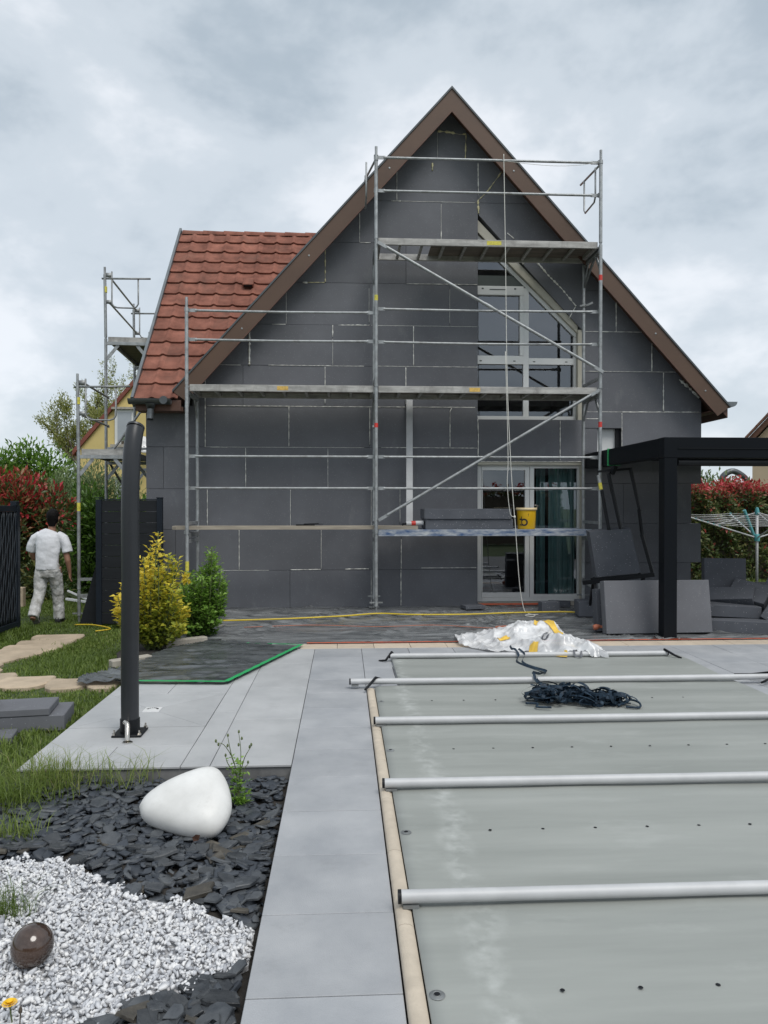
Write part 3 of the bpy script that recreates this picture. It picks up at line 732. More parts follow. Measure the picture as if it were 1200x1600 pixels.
def room(poly, y0, y1, mat, name):
    n = len(poly); m = MB(); m.add([(x, y0, z) for x, z in poly] + [(x, y1, z) for x, z in poly],
                                  [tuple(range(n, 2 * n))] + [(i, (i + 1) % n, (i + 1) % n + n, i + n) for i in range(n)])
    m.build(name, mat, house, recalc=False)


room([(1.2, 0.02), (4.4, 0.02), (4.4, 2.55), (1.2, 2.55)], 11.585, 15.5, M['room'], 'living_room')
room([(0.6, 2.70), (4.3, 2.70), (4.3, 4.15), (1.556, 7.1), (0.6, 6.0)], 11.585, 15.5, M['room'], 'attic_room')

# upper window
dl = lambda x: 5.241 - 0.9706 * (x - 2.239)            # lower edge of the slanting frame
W1 = MB()
W1.prismY([(1.95, dl(1.95)), (3.50, dl(3.50)), (3.50, dl(3.50) + 0.075), (1.95, dl(1.95) + 0.075)], 11.235, 11.30)
W1.box(3.462, 3.502, 11.235, 11.30, 2.78, dl(3.48)); W1.box(1.93, 3.502, 11.232, 11.302, 2.775, 2.842)
W1.box(2.695, 2.777, 11.236, 11.298, 2.842, dl(2.73)); W1.box(1.93, 2.694, 11.23, 11.297, 3.621, 3.746); W1.box(2.778, 3.461, 11.233, 11.297, 3.621, 3.715)
win1 = W1.build('window', M['white_pvc'], house, label='attic window with a slanting top and white frame')
MB().box(1.93, 2.694, 11.222, 11.29, 4.652, 4.785, 0.004).build('sash', M['white_pvc'], win1)
MB().box(2.639, 2.694, 11.222, 11.29, 3.747, 4.65, 0.004).build('sash', M['white_pvc'], win1)
MB().box(1.93, 2.694, 11.24, 11.31, 4.787, 4.945).build('blind', M['shutter'], win1)
hs = MB()
for x in (2.06, 2.55):
    hs.box(x, x + 0.03, 11.2195, 11.2225, 4.735, 4.755)
hs.box(2.18, 2.42, 11.2195, 11.2225, 4.725, 4.738)
for x in (2.03, 2.54): hs.box(x, x + 0.035, 11.2275, 11.2305, 3.66, 3.675)
for x in (2.84, 3.33): hs.box(x, x + 0.035, 11.2305, 11.2335, 3.655, 3.668)
hs.build('drain_cap', M['shutter'], win1)
rv = MB()
rv.prismY([(1.993, dl(1.993) + 0.095), (3.505, dl(3.505) + 0.077), (3.505, dl(3.505) + 0.20), (1.993, dl(1.993) + 0.27)], 11.185, 11.296)
rv.box(3.505, 3.572, 11.165, 11.296, 2.76, dl(3.505) + 0.12)
rv.build('reveal', M['beige_pvc'], win1)
for P in ([(1.93, 2.842), (2.695, 2.842), (2.695, 3.621), (1.93, 3.621)], [(2.777, 2.842), (3.462, 2.842), (3.462, 3.621), (2.777, 3.621)],
          [(1.93, 3.746), (2.64, 3.746), (2.64, 4.652), (1.93, 4.652)], [(2.777, 3.715), (3.462, 3.715), (3.462, dl(3.462) + .01), (2.777, dl(2.777) + .01)],
          [(1.93, 4.945), (2.54, 4.945), (1.93, dl(1.93) + .01)]):
    n = len(P); MB().add([(x, 11.272, z) for x, z in P], [tuple(range(n))]).build('pane', M['glass'], win1, recalc=False)
# patio door
D1 = MB()
D1.box(2.0, 2.064, 11.235, 11.30, 0.06, 2.15); D1.box(3.537, 3.587, 11.235, 11.30, 0.06, 2.15)
D1.box(2.065, 3.536, 11.235, 11.30, 2.082, 2.15); D1.box(2.065, 3.536, 11.232, 11.302, 0.06, 0.118)
door = D1.build('patio_door', M['white_pvc'], house, label='white double patio door with glass leaves')
for a, b, z0, z1 in ((2.066, 2.787, 0.12, 2.08), (2.795, 3.535, 0.119, 2.081)):
    s = MB(); l_, r_, t_, bt = (0.012, 0.064, 0.05, 0.073) if a < 2.5 else (0.062, 0.012, 0.02, 0.045)
    s.box(a, a + l_, 11.222, 11.288, z0, z1); s.box(b - r_, b, 11.222, 11.288, z0, z1)
    s.box(a + l_, b - r_, 11.224, 11.286, z0, z0 + bt); s.box(a + l_, b - r_, 11.224, 11.286, z1 - t_, z1)
    lf = s.build('door_leaf', M['white_pvc'], door)
    MB().add([(a + l_, 11.262, z0 + bt), (b - r_, 11.262, z0 + bt), (b - r_, 11.262, z1 - t_), (a + l_, 11.262, z1 - t_)], [(0, 1, 2, 3)]).build('pane', M['glass'], lf, recalc=False)
MB().box(3.555, 3.578, 11.16, 11.234, 0.02, 2.152).build('reveal', M['beige_pvc'], door)
MB().box(1.995, 3.554, 11.16, 11.234, 2.11, 2.152).build('reveal', M['beige_pvc'], door)
MB().box(1.995, 3.60, 11.13, 11.30, -0.01, 0.055).build('threshold', M['concrete'], door)
# small window beside the pergola
sw = MB(); sw.box(3.80, 4.10, 11.25, 11.30, 2.31, 2.66); swo = sw.build('window', M['white_pvc'], house, label='small white window above the pergola beam')
MB().box(4.101, 4.168, 11.20, 11.30, 2.31, 2.655).build('reveal', M['black'], swo)

# curtains and a chair behind the glass
def curtain(x0, x1, y, z0, z1, label, waves):
    n = 40; vs = []; fs = []
    for i in range(n + 1):
        t = i / n; x = x0 + (x1 - x0) * t; yy = y + 0.03 * math.sin(t * waves * 2 * math.pi) + 0.01 * math.sin(t * waves * 5)
        vs += [(x, yy, z0), (x + 0.01 * math.sin(t * 9), yy, z1), (x, yy + 0.004, z0), (x + 0.01 * math.sin(t * 9), yy + 0.004, z1)]
    for i in range(n):
        a, b = 4 * i, 4 * i + 4; fs += [(a, b, b + 1, a + 1), (a + 2, a + 3, b + 3, b + 2)]
    MB().add(vs, fs).build('curtain', M['curtain'], None, smooth=True, recalc=False, label=label, cat='curtain', group='teal curtains behind the patio door')


curtain(3.20, 3.66, 11.68, 0.021, 2.5, 'wide teal curtain hanging at the right side of the patio door', 6)
curtain(3.02, 3.16, 11.74, 0.021, 2.5, 'narrow teal curtain fold in the middle of the right glass leaf', 2)
curtain(1.98, 2.12, 11.70, 0.021, 2.5, 'teal curtain hanging at the left side of the patio door', 2)

# polyurethane foam squeezed out of the joints
def seam(pts, w=0.006, mat='foam', rough=0.5):
    P = []
    for (a, b) in zip(pts[:-1], pts[1:]):
        L = math.hypot(b[0] - a[0], b[1] - a[1]); n = max(2, int(L / 0.03))
        for i in range(n):
            t = i / n; P.append((a[0] + (b[0] - a[0]) * t, a[1] + (b[1] - a[1]) * t))
    P.append(pts[-1])
    rs = [max(0.002, w * 1.3 * (0.62 + rough * random.uniform(-0.85, 1.0))) for _ in P]
    MB().tube([(x + random.uniform(-.001, .001), 11.1475, z + random.uniform(-.001, .001)) for x, z in P], rs, 6).build('foam_seam', M[mat], house, smooth=True)


S = seam
S([(-2.017, 2.355), (-2.017, 3.50)], .006); S([(-2.017, 2.355), (-1.70, 2.353)], .004)
S([(-1.99, 2.957), (0.28, 2.955), (1.95, 2.958)], .0045); S([(-0.804, 2.37), (-0.804, 2.95)], .0045); S([(0.383, 2.40), (0.383, 2.95), (0.37, 2.96)], .006)
S([(1.575, 2.36), (1.575, 2.90), (1.60, 2.945)], .005); S([(0.55, 2.358), (1.98, 2.354)], .0045); S([(-1.70, 2.355), (0.3, 2.354)], .002); S([(1.995, 2.2), (2.0, 2.55), (1.99, 2.78)], .006)
S([(-1.433, 1.76), (-1.433, 2.34)], .0055); S([(-0.233, 1.76), (-0.233, 2.34)], .0035); S([(-1.989, 1.20), (-1.989, 1.74)], .005); S([(-0.782, 1.2), (-0.782, 1.74)], .003)
S([(0.405, 1.16), (0.405, 1.74)], .003); S([(0.831, 1.25), (0.831, 1.74)], .0035)
S([(-1.53, 0.56), (-1.53, 1.14)], .005); S([(-0.332, 0.57), (-0.332, 1.14)], .003); S([(0.85, 0.57), (0.85, 1.0)], .0055); S([(-1.9, 0.55), (-1.1, 0.55)], .0025)
S([(-0.78, 0.555), (-0.34, 0.56)], .006); S([(0.02, 0.562), (0.37, 0.566)], .007); S([(0.405, 0.03), (0.405, 0.55)], .003); S([(0.846, 0.02), (0.846, 0.55)], .006); S([(1.15, 0.575), (1.97, 0.578)], .004)
S([(-0.274, 3.0), (-0.274, 3.54)], .005); S([(0.917, 3.0), (0.917, 3.54)], .006); S([(-1.98, 3.556), (-1.5, 3.553)], .004); S([(-1.1, 3.556), (0.30, 3.553)], .0035); S([(0.5, 3.556), (1.98, 3.556)], .003)
S([(-1.377, 3.56), (-1.375, 4.05)], .013, 'foam', 0.7); S([(-1.376, 3.55), (-1.376, 3.66)], .010, 'foam_y'); S([(-0.161, 3.98), (-0.161, 4.15)], .008); S([(-0.161, 3.56), (-0.161, 3.95)], .002); S([(1.031, 3.57), (1.031, 4.15)], .006)
S([(-0.08, 4.153), (0.38, 4.157)], .007, rough=.9); S([(-1.05, 4.155), (-0.85, 4.155)], .004); S([(0.4, 4.155), (1.98, 4.156)], .002)
S([(-0.84, 4.16), (-0.84, 4.74)], .0025); S([(0.374, 4.2), (0.374, 4.7)], .002); S([(1.57, 4.2), (1.57, 4.7)], .002); S([(0.93, 4.775), (1.98, 4.778)], .004)
S([(-0.272, 4.78), (-0.270, 5.30)], .009, 'foam_y', .8); S([(-0.58, 4.772), (-0.28, 4.776)], .006, 'foam_y'); S([(-0.60, 4.772), (-0.53, 4.768)], .018)
S([(0.235, 5.38), (0.235, 5.92)], .005); S([(0.235, 5.37), (0.40, 5.37)], .004); S([(1.441, 5.39), (1.441, 5.56)], .007); S([(1.441, 5.5), (1.441, 5.96)], .002)
S([(0.784, 6.0), (0.784, 6.5)], .004); S([(0.73, 5.99), (0.84, 5.99)], .006); S([(0.7, 5.99), (1.95, 5.99)], .002); S([(1.996, 6.1), (1.99, 6.58)], .006); S([(1.998, 5.83), (1.99, 6.02), (2.03, 6.07)], .012, 'foam_y', .7)
S([(2.02, 6.05), (2.13, 6.16), (2.35, 6.46)], .009, 'foam_y', .7); S([(1.384, 6.62), (1.384, 7.03)], .002); S([(1.39, 7.03), (1.55, 7.02), (1.72, 6.99), (1.81, 7.00)], .012, 'foam_y', .9)
S([(1.80, 6.63), (1.81, 7.0)], .008, 'foam_y', .8); S([(1.31, 6.45), (1.31, 6.56)], .013, 'foam_y')
S([(2.66, 5.10), (2.80, 5.20), (2.83, 5.15)], .011, rough=.8); S([(2.82, 5.19), (3.05, 4.93), (3.25, 4.74), (3.47, 4.48)], .011, rough=.8); S([(3.46, 4.47), (3.36, 4.29)], .006)
S([(2.43, 5.55), (2.53, 5.47)], .006); S([(3.28, 5.40), (3.40, 5.53)], .007)
S([(3.60, 2.905), (5.38, 2.907)], .003); S([(4.18, 2.903), (5.35, 2.91)], .007); S([(4.808, 2.92), (4.808, 3.50)], .008); S([(3.6, 3.51), (5.0, 3.51)], .0035); S([(4.629, 3.52), (4.629, 4.02)], .007)
S([(3.6, 4.105), (4.1, 4.105)], .008); S([(4.1, 4.105), (4.55, 4.105)], .004); S([(4.081, 4.11), (4.081, 4.66)], .008); S([(3.62, 2.80), (3.86, 2.80)], .007); S([(4.172, 2.35), (4.172, 2.89)], .004)
S([(3.87, 4.74), (4.05, 4.73), (4.12, 4.67)], .010, rough=.8); S([(5.05, 3.40), (5.2, 3.28), (5.36, 3.13)], .016, rough=.9); S([(3.233, 2.17), (3.233, 2.77)], .006)
S([(1.99, 2.155), (3.58, 2.157)], .004)

# bargeboards
for sgn, xe in ((-1, -2.40), (1, 5.66)):
    dxx = abs(xe - AX); zt = 7.494 - SL * dxx
    b = MB(); b.prismY([(AX, 7.494), (xe, zt), (xe + sgn * -0.0 + sgn * 0.0, zt - 0.02), (xe - sgn * 0.17, 7.164 - SL * (dxx - 0.17)), (AX, 7.164)], 10.84 + (0.001 if sgn > 0 else 0), 10.87)
    bb = b.build('bargeboard', M['brown'], house)
    t = MB(); t.prismY([(AX, 7.53), (xe + sgn * 0.02, 7.53 - SL * (dxx + 0.02)), (xe + sgn * 0.02, 7.495 - SL * (dxx + 0.02)), (AX, 7.495)], 10.825 + (0.001 if sgn > 0 else 0), 10.90)
    t.build('verge_trim', M['gutter'], bb)
    t = MB(); t.prismY([(AX, 7.182), (xe - sgn * 0.18, 7.182 - SL * (dxx - 0.18)), (xe - sgn * 0.18, 7.160 - SL * (dxx - 0.18)), (AX, 7.160)], 10.828 + (0.001 if sgn > 0 else 0), 10.839)
    t.build('edge_bead', M['soffit'], bb)
    for q in (0.9, 2.05, 3.0, 3.75):
        if q < dxx - 0.2: MB().lathe([(0, 0.006), (0.012, 0.004), (0.014, 0)], 10, Matrix.Translation((AX + sgn * q, 10.839, 7.33 - SL * q)) @ Matrix.Rotation(R(90), 4, 'X')).build('screw', M['galv'], bb)
rf = MB(); rf.prismY([(AX, 7.49), (-2.38, 7.49 - SL * (AX + 2.38)), (-2.38, 7.33 - SL * (AX + 2.38)), (AX, 7.33)], 10.875, 18.2)
rf.prismY([(AX + .001, 7.49), (5.66, 7.49 - SL * (5.66 - AX)), (5.66, 7.33 - SL * (5.66 - AX)), (AX + .001, 7.33)], 10.875, 18.2)
main_roof = rf.build('roof', [M['soffit']], house)
t = MB(); t.prismY([(5.40, 2.88), (5.56, 2.88), (5.56, 2.90), (5.40, 2.90)], 10.90, 18); t.build('eave_soffit', M['soffit'], main_roof)
# tiles laid on the two steep main slopes (hidden from the front)
t = MB()
for sgn, L in ((-1, 5.9), (1, 6.1)):
    k = 0
    while k * 0.335 < L - 0.05:
        c, s_ = math.cos(math.atan(SL)), math.sin(math.atan(SL)); d0, d1 = k * 0.335, min((k + 1) * 0.335 + 0.03, L)
        t.prismY([(AX + sgn * d0 * c, 7.50 - d0 * s_), (AX + sgn * d1 * c, 7.50 - d1 * s_), (AX + sgn * d1 * c + sgn * 0.02, 7.54 - d1 * s_), (AX + sgn * d0 * c, 7.52 - d0 * s_)], 10.93, 18.2); k += 1
o = t.build('tile_courses', M['tile'], main_roof)
# right gutter seen from its end
def half_pipe(m, p0, p1, r, th=0.006, n=12, up=Vector((0, 0, 1))):
    p0, p1 = Vector(p0), Vector(p1); d = (p1 - p0).normalized(); s = d.cross(up).normalized(); vs = []; fs = []
    for p in (p0, p1):
        for rr in (r, r - th):
            for i in range(n + 1):
                a = math.pi + math.pi * i / n; vs.append(p + s * math.cos(a) * rr + up * math.sin(a) * rr)
    k = n + 1
    for i in range(n):
        fs += [(i, i + 1, 2 * k + i + 1, 2 * k + i), (k + i, 3 * k + i, 3 * k + i + 1, k + i + 1), (i, k + i, k + i + 1, i + 1), (2 * k + i, 2 * k + i + 1, 3 * k + i + 1, 3 * k + i)]
    fs += [(0, 2 * k, 3 * k, k), (n, k + n, 3 * k + n, 2 * k + n)]
    m.add(vs, fs)


g = MB(); half_pipe(g, (5.72, 10.86, 3.03), (5.72, 18, 3.03), 0.075); g.prismY([(5.66 + .075 * math.cos(a) + .06, 3.03 + .075 * math.sin(a)) for a in np.linspace(math.pi, 2 * math.pi, 12)], 10.85, 10.858)
g.build('gutter', M['zinc'], house)

# left wing: ridge parallel to the facade
A = math.atan2(6.47 - 3.03, 14.0 - 10.87); ex, ey, ez = -2.955, 10.83, 2.985
U = Vector((0, math.cos(A), math.sin(A))); Nn = Vector((0, -math.sin(A), math.cos(A)))
rw = MB()
rb = lambda x, s_, h: tuple(Vector((x, ey, ez)) + U * s_ + Nn * h)
LEN = 4.70
rw.add([rb(-2.94, 0.02, -0.1), rb(0.8, 0.02, -0.1), rb(0.8, LEN, -0.1), rb(-2.94, LEN, -0.1), rb(-2.94, 0.02, -0.005), rb(0.8, 0.02, -0.005), rb(0.8, LEN, -0.005), rb(-2.94, LEN, -0.005)],
       [(0, 1, 2, 3), (4, 5, 6, 7), (0, 1, 5, 4), (3, 2, 6, 7), (0, 3, 7, 4), (1, 2, 6, 5)])
rw.v = [(min(x, 5.5), y, z) for x, y, z in rw.v]
# keep the slab left of the main roof surface
rw = MB(); cut = lambda s_: min(0.75, (ez + s_ * math.sin(A) - 7.35) / SL + AX)
for h0, h1 in ((-0.10, -0.006),):
    q = [(-2.94, 0.03), (cut(0.03) - .02, 0.03), (cut(LEN) - .02, LEN), (-2.94, LEN)]
    rw.add([rb(x, s_, h0) for x, s_ in q] + [rb(x, s_, h1) for x, s_ in q], [(0, 1, 2, 3), (4, 5, 6, 7), (0, 1, 5, 4), (1, 2, 6, 5), (2, 3, 7, 6), (3, 0, 4, 7)])
wing = rw.build('roof', M['soffit'], house, label='red clay tile roof of the left wing')
# one clay tile
TW, TL = 0.300, 0.36
pf = [(0, 0.004), (0.02, 0.0), (0.10, -0.001), (0.185, 0.0), (0.205, 0.008), (0.225, 0.021), (0.243, 0.026), (0.261, 0.021), (0.281, 0.008), (0.303, 0.003)]
tv = []; n = len(pf)
for (yy, lift, th) in ((0.0, 0.030, -0.016), (0.0, 0.034, 0.0), (0.006, 0.0365, 0.0), (TL, 0.002, 0.0)):
    tv += [(x, yy, h + lift + th) for x, h in pf]
tf = [(r * n + i, r * n + i + 1, (r + 1) * n + i + 1, (r + 1) * n + i) for r in range(3) for i in range(n - 1)]
tme = bpy.data.meshes.new('roof_tile'); tme.from_pydata(tv, [], tf); tme.materials.append(M['tile']); tme.shade_smooth(); tme.set_sharp_from_angle(angle=R(50))
TM = Matrix(((1, 0, 0), (0, U.y, Nn.y), (0, U.z, Nn.z)))
for r in range(14):
    s0 = r * 0.3345 + 0.005
    for c in range(13):
        x = ex + 0.012 + c * TW
        if x + 0.06 > cut(s0 + 0.32) + 0.03 or (r < 2 and x + 0.3 > AX - (7.15 - (ez + s0 * math.sin(A))) / SL): continue
        o = link('roof_tile', tme, Vector((x, ey, ez)) + U * s0 + Nn * random.uniform(0, 0.003), wing)
        o.rotation_euler = (TM @ Matrix.Rotation(random.uniform(-.004, .004), 3, 'Z')).to_euler()
# ridge caps
for k in range(10):
    x0 = ex + 0.03 + k * 0.37
    if x0 > 0.4: break
    m = MB(); nn = 8; vs = []; fs = []
    for x, rr in ((x0, 0.098), (x0 + 0.40, 0.085)):
        for d in (0, -0.016):
            for i in range(nn + 1):
                a = math.pi * i / nn; vs.append((x, 14.02 + (rr + d) * math.cos(a) * 1.05, 6.43 + (rr + d) * math.sin(a)))
    q = nn + 1
    for i in range(nn): fs += [(i, i + 1, 2 * q + i + 1, 2 * q + i), (q + i, 3 * q + i, 3 * q + i + 1, q + i + 1), (i, q + i, q + i + 1, i + 1), (2 * q + i, 2 * q + i + 1, 3 * q + i + 1, 3 * q + i)]
    m.add(vs, fs).build('ridge_tile', M['tile'], wing, angle=50)
# back slope of the wing, verge strip, vent tile
m = MB(); m.add([(-2.94, 14.03, 6.40), (0.4, 14.03, 6.40), (0.4, 17.1, 3.0), (-2.94, 17.1, 3.0), (-2.94, 14.03, 6.30), (0.4, 14.03, 6.30), (0.4, 17.1, 2.9), (-2.94, 17.1, 2.9)], [(0, 1, 2, 3), (4, 5, 6, 7), (0, 1, 5, 4), (1, 2, 6, 5), (2, 3, 7, 6), (3, 0, 4, 7)])
m.build('back_slope', M['tile'], wing)
m = MB(); m.add([rb(x, s_, h) for s_ in (-0.02, LEN + 0.06) for x, h in ((-2.985, -0.11), (-2.945, -0.11), (-2.945, 0.075), (-2.985, 0.075))], [(0, 1, 2, 3), (4, 5, 6, 7), (0, 1, 5, 4), (1, 2, 6, 5), (2, 3, 7, 6), (3, 0, 4, 7)])
m.build('verge_strip', M['zinc'], wing)
vt = Vector((-1.66, 0, 0)); s_ = 9 * 0.3345 - 0.10
m = MB(); Mv = Matrix.Translation(Vector(rb(-1.66, s_, 0.045))) @ TM.to_4x4()
m.box(-0.02, 0.16, -0.06, 0.14, 0, 0.075, 0.01, Mv); v_ = m.build('vent_tile', M['tile'], wing)
m = MB(); m.box(0.0, 0.14, -0.068, -0.061, 0.015, 0.060, 0, Mv); m.build('vent_grille', M['black'], v_)
# gable wall infill of the wing
m = MB(); m.add([(-2.80, 11.6, 2.92), (-2.80, 17.0, 2.92), (-2.80, 14.02, 6.2), (-2.6, 11.6, 2.92), (-2.6, 17.0, 2.92), (-2.6, 14.02, 6.2)], [(0, 1, 2), (3, 4, 5), (0, 1, 4, 3), (1, 2, 5, 4), (2, 0, 3, 5)]); m.build('gable_wall', M['eps'], house)
# eave gutter with outlet
gt = MB(); half_pipe(gt, (-3.0, 10.74, 2.99), (-2.42, 10.74, 2.99), 0.075)
for x in (-3.0, -2.43):
    gt.add([(x, 10.74 + .075 * math.cos(a), 2.99 + .075 * math.sin(a)) for a in np.linspace(math.pi, 2 * math.pi, 12)] + [(x + .008, 10.74 + .075 * math.cos(a), 2.99 + .075 * math.sin(a)) for a in np.linspace(math.pi, 2 * math.pi, 12)],
           [tuple(range(12)), tuple(range(12, 24))])
gut = gt.build('gutter', M['gutter'], house, angle=40)
m = MB(); m.lathe([(0.0, 0.02), (0.055, 0.02), (0.06, 0.0), (0.05, -0.004), (0, -0.004)], 20, Matrix.Translation((-2.50, 10.655, 2.965)) @ Matrix.Rotation(R(90), 4, 'X')); m.build('end_disc', M['gutter'], gut)
m = MB(); m.tube([(-2.70, 10.74, 2.93), (-2.70, 10.745, 2.86), (-2.70, 10.74, 2.85)], [0.075, 0.05, 0.045], 16, cap=False); m.tube([(-2.70, 10.74, 2.85), (-2.70, 10.735, 2.79), (-2.70, 10.715, 2.705)], 0.046, 16, cap=False)
m.tube([(-2.70, 10.737, 2.80), (-2.70, 10.735, 2.785)], 0.051, 16, cap=False); m.build('outlet_pipe', M['gutter'], gut, smooth=True, recalc=False)
MB().box(-2.93, -2.28, 10.86, 11.14, 2.84, 2.90).build('eave_soffit', M['soffit'], house)
MB().box(-2.93, -2.3, 10.83, 10.858, 2.84, 2.99).build('fascia', M['soffit'], house)

# ------------------------------------------------------------------ scaffolds
def frame(root, x, z0, z1, yo=10.26, yi=10.99, axis='x', name='frame'):
    """ladder frame: two posts, head transom, gussets"""
    m = MB(); jx = lambda: random.uniform(-.004, .004)
    P = (lambda t, z: (x, t, z)) if axis == 'x' else (lambda t, z: (t, x, z))
    for t in (yo, yi):
        m.tube([P(t, z0), P(t, (z0 + z1) / 2), P(t, z1 - 0.03)], 0.0242, 14); m.tube([P(t, z1 - 0.032), P(t, z1 + 0.10)], 0.019, 12)
        m.tube([P(t, z0 - 0.002), P(t, z0 + 0.05)], 0.0265, 14)
    s = 1 if yi > yo else -1
    m.bar(P(yo + s * .022, z1 - 0.10), P(yi - s * .022, z1 - 0.10), 0.045, 0.05)
    if z1 - z0 > 1.5:
        m.bar(P(yo + s * .02, z0 + 0.14), P(yi - s * .02, z0 + 0.14), 0.03, 0.04)
        for t, sg in ((yo, s), (yi, -s)): m.bar(P(t + sg * .015, z1 - 0.36), P(t + sg * 0.20, z1 - 0.125), 0.012, 0.05)
    return m.build(name, M['galv'], root, angle=40)


def band(root, x, y, z, mat, h=0.075, r=0.0252):
    MB().lathe([(r - .001, 0), (r, 0.001), (r, h - .001), (r - .001, h)], 16, Matrix.Translation((x, y, z))).build('marking_band', M[mat], root)


def jack(root, x, y, zg, z1):
    m = MB(); m.box(x - .075, x + .075, y - .075, y + .075, zg, zg + 0.008); m.tube([(x, y, zg + .008), (x, y, z1)], 0.017, 10)
    m.bar((x - .09, y, z1 - .02), (x + .09, y, z1 - .02), 0.02, 0.02); m.build('base_jack', M['galv_dull'], root)


def rail(root, a, b, sag=0.0, flat=True):
    a, b = Vector(a), Vector(b); d = (b - a).normalized(); m = MB()
    mid = (a + b) / 2 + Vector((0, 0, -sag))
    pts = [a + d * 0.09, a.lerp(b, .25) + Vector((0, 0, -sag * .6)), mid, a.lerp(b, .75) + Vector((0, 0, -sag * .6)), b - d * 0.09]
    m.tube(pts, 0.0165, 12)
    m.bar(a, a + d * 0.11, 0.012, 0.045); m.bar(b - d * 0.11, b, 0.012, 0.045)
    return m.build('guardrail', M['galv'], root, angle=40)


def wedge(root, x, y, z):
    m = MB(); m.box(x - .03, x + .03, y + 0.018, y + .05, z - .03, z + .03, .006); m.box(x - .006, x + .006, y + .03, y + .055, z - .06, z + .045); m.build('wedge_cup', M['galv_dull'], root)


scaf = empty('scaffold', (0.7, 10.6, 0), 'galvanised steel scaffold with two bays standing in front of the gable', 'scaffold')
XL, XM, XR, YO, YI = -2.10, 0.44, 3.535, 10.26, 10.99
for x in (XL, XM, XR):
    for y_ in (YO, YI): jack(scaf, x, y_, 0.022 if y_ == YO else 0.022, 0.20)
    frame(scaf, x, 0.13, 1.12); f2 = frame(scaf, x, 1.12, 3.12)
    if x != XL: frame(scaf, x, 3.12, 5.12)
for x, z0, z1 in ((XL, 3.12, 4.29), (XM, 5.12, 6.36), (XR, 5.12, 6.39)):
    m = MB(); m.tube([(x, YO, z0), (x, YO, z1 - 0.15)], 0.0235, 14); m.tube([(x, YO, z1 - 0.152), (x, YO, z1)], 0.0185, 12); m.tube([(x, YO, z1 - .19), (x, YO, z1 - .14)], 0.029, 14)
    m.build('guard_post', M['galv'], scaf, angle=40)
YR = YO + 0.045
for (a, b, zz_) in ((XL, XM, (4.125, 3.735, 2.165, 1.735)), (XM, XR, (6.235, 5.785, 4.18, 3.73, 2.165, 1.735))):
    for z_ in zz_:
        rail(scaf, (a + .015, YR, z_), (b - .015, YR, z_), sag=0.0 if z_ in (2.165, 1.735, 6.235, 5.785) else random.uniform(.006, .018))
        wedge(scaf, a, YO, z_); wedge(scaf, b, YO, z_)
for a, b in (((XM + .02, YO - .035, 5.06), (XR + .03, YO - .035, 3.335)), ((XM + .03, YO - .035, 1.30), (XR - .02, YO - .035, 3.09))):
    A_, B_ = Vector(a), Vector(b); m = MB(); m.tube([A_.lerp(B_, .04), B_.lerp(A_, .04)], 0.021, 12)
    d = (B_ - A_).normalized(); m.bar(A_, A_ + d * .16, .016, .042); m.bar(B_ - d * .16, B_, .016, .042); c = A_.lerp(B_, .485); m.tube([c - d * .06, c + d * .06], 0.026, 12)
    m.build('diagonal_brace', M['galv'], scaf, angle=40)


def deck(root, x0, x1, y0, y1, z, mat='deck', hatch=None, label=None, ply='deckply'):
    b = MB()
    b.box(x0, x1, y0, y0 + .035, z - 0.085, z + 0.006, 0.004); b.box(x0, x1, y1 - .035, y1, z - 0.085, z + 0.006, 0.004)
    b.box(x0, x0 + .04, y0 + .036, y1 - .036, z - .07, z); b.box(x1 - .04, x1, y0 + .036, y1 - .036, z - .07, z)
    d = b.build('deck', M[mat], root)
    if label: d['label'] = label
    r = MB(); k = int((x1 - x0) / 0.3)
    for i in range(1, k):
        x = x0 + (x1 - x0) * i / k; r.box(x - .018, x + .018, y0 + .036, y1 - .036, z - .065, z - .03)
    r.build('rung', M['deck'] if mat == 'deck' else M['galv_dull'], d)
    px = x0 + .041 if hatch is None else hatch
    MB().box(px, x1 - .041, y0 + .036, y1 - .036, z - .014, z + .002).build('deck_panel', M[ply], d)
    return d


d1 = deck(scaf, XL + .03, XM - .03, YO + .03, YI - .03, 3.125)
d2 = deck(scaf, XM + .03, XR - .03, YO + .03, YI - .03, 3.125)
d3 = deck(scaf, XM + .03, XR - .03, YO + .03, YI - .03, 5.135, hatch=1.22)
d4 = deck(scaf, XM + .03, XR - .10, YO + .03, YI - .06, 1.165, mat='bluedeck', label='blue deck plank with worn paint', ply='bluedeck')
for d_, x, z_, mt in ((d3, 1.96, 5.095, 'sticker_y'), (d2, 1.72, 3.085, 'sticker_o'), (d1, -0.90, 3.085, 'sticker_o')):
    MB().box(x, x + .20 if mt == 'sticker_y' else x + .15, YO + .0275, YO + .0295, z_ - .025, z_ + .03).build('sticker', M[mt], d_)
band(scaf, XR, YO, 4.60, 'red_tape'); band(scaf, XR, YO, 2.58, 'red_tape'); band(scaf, XM, YO, 2.56, 'red_tape', .06); band(scaf, XM, YO, 4.28, 'sticker_y'); band(scaf, XL, YO, 0.62, 'sticker_y', .13)
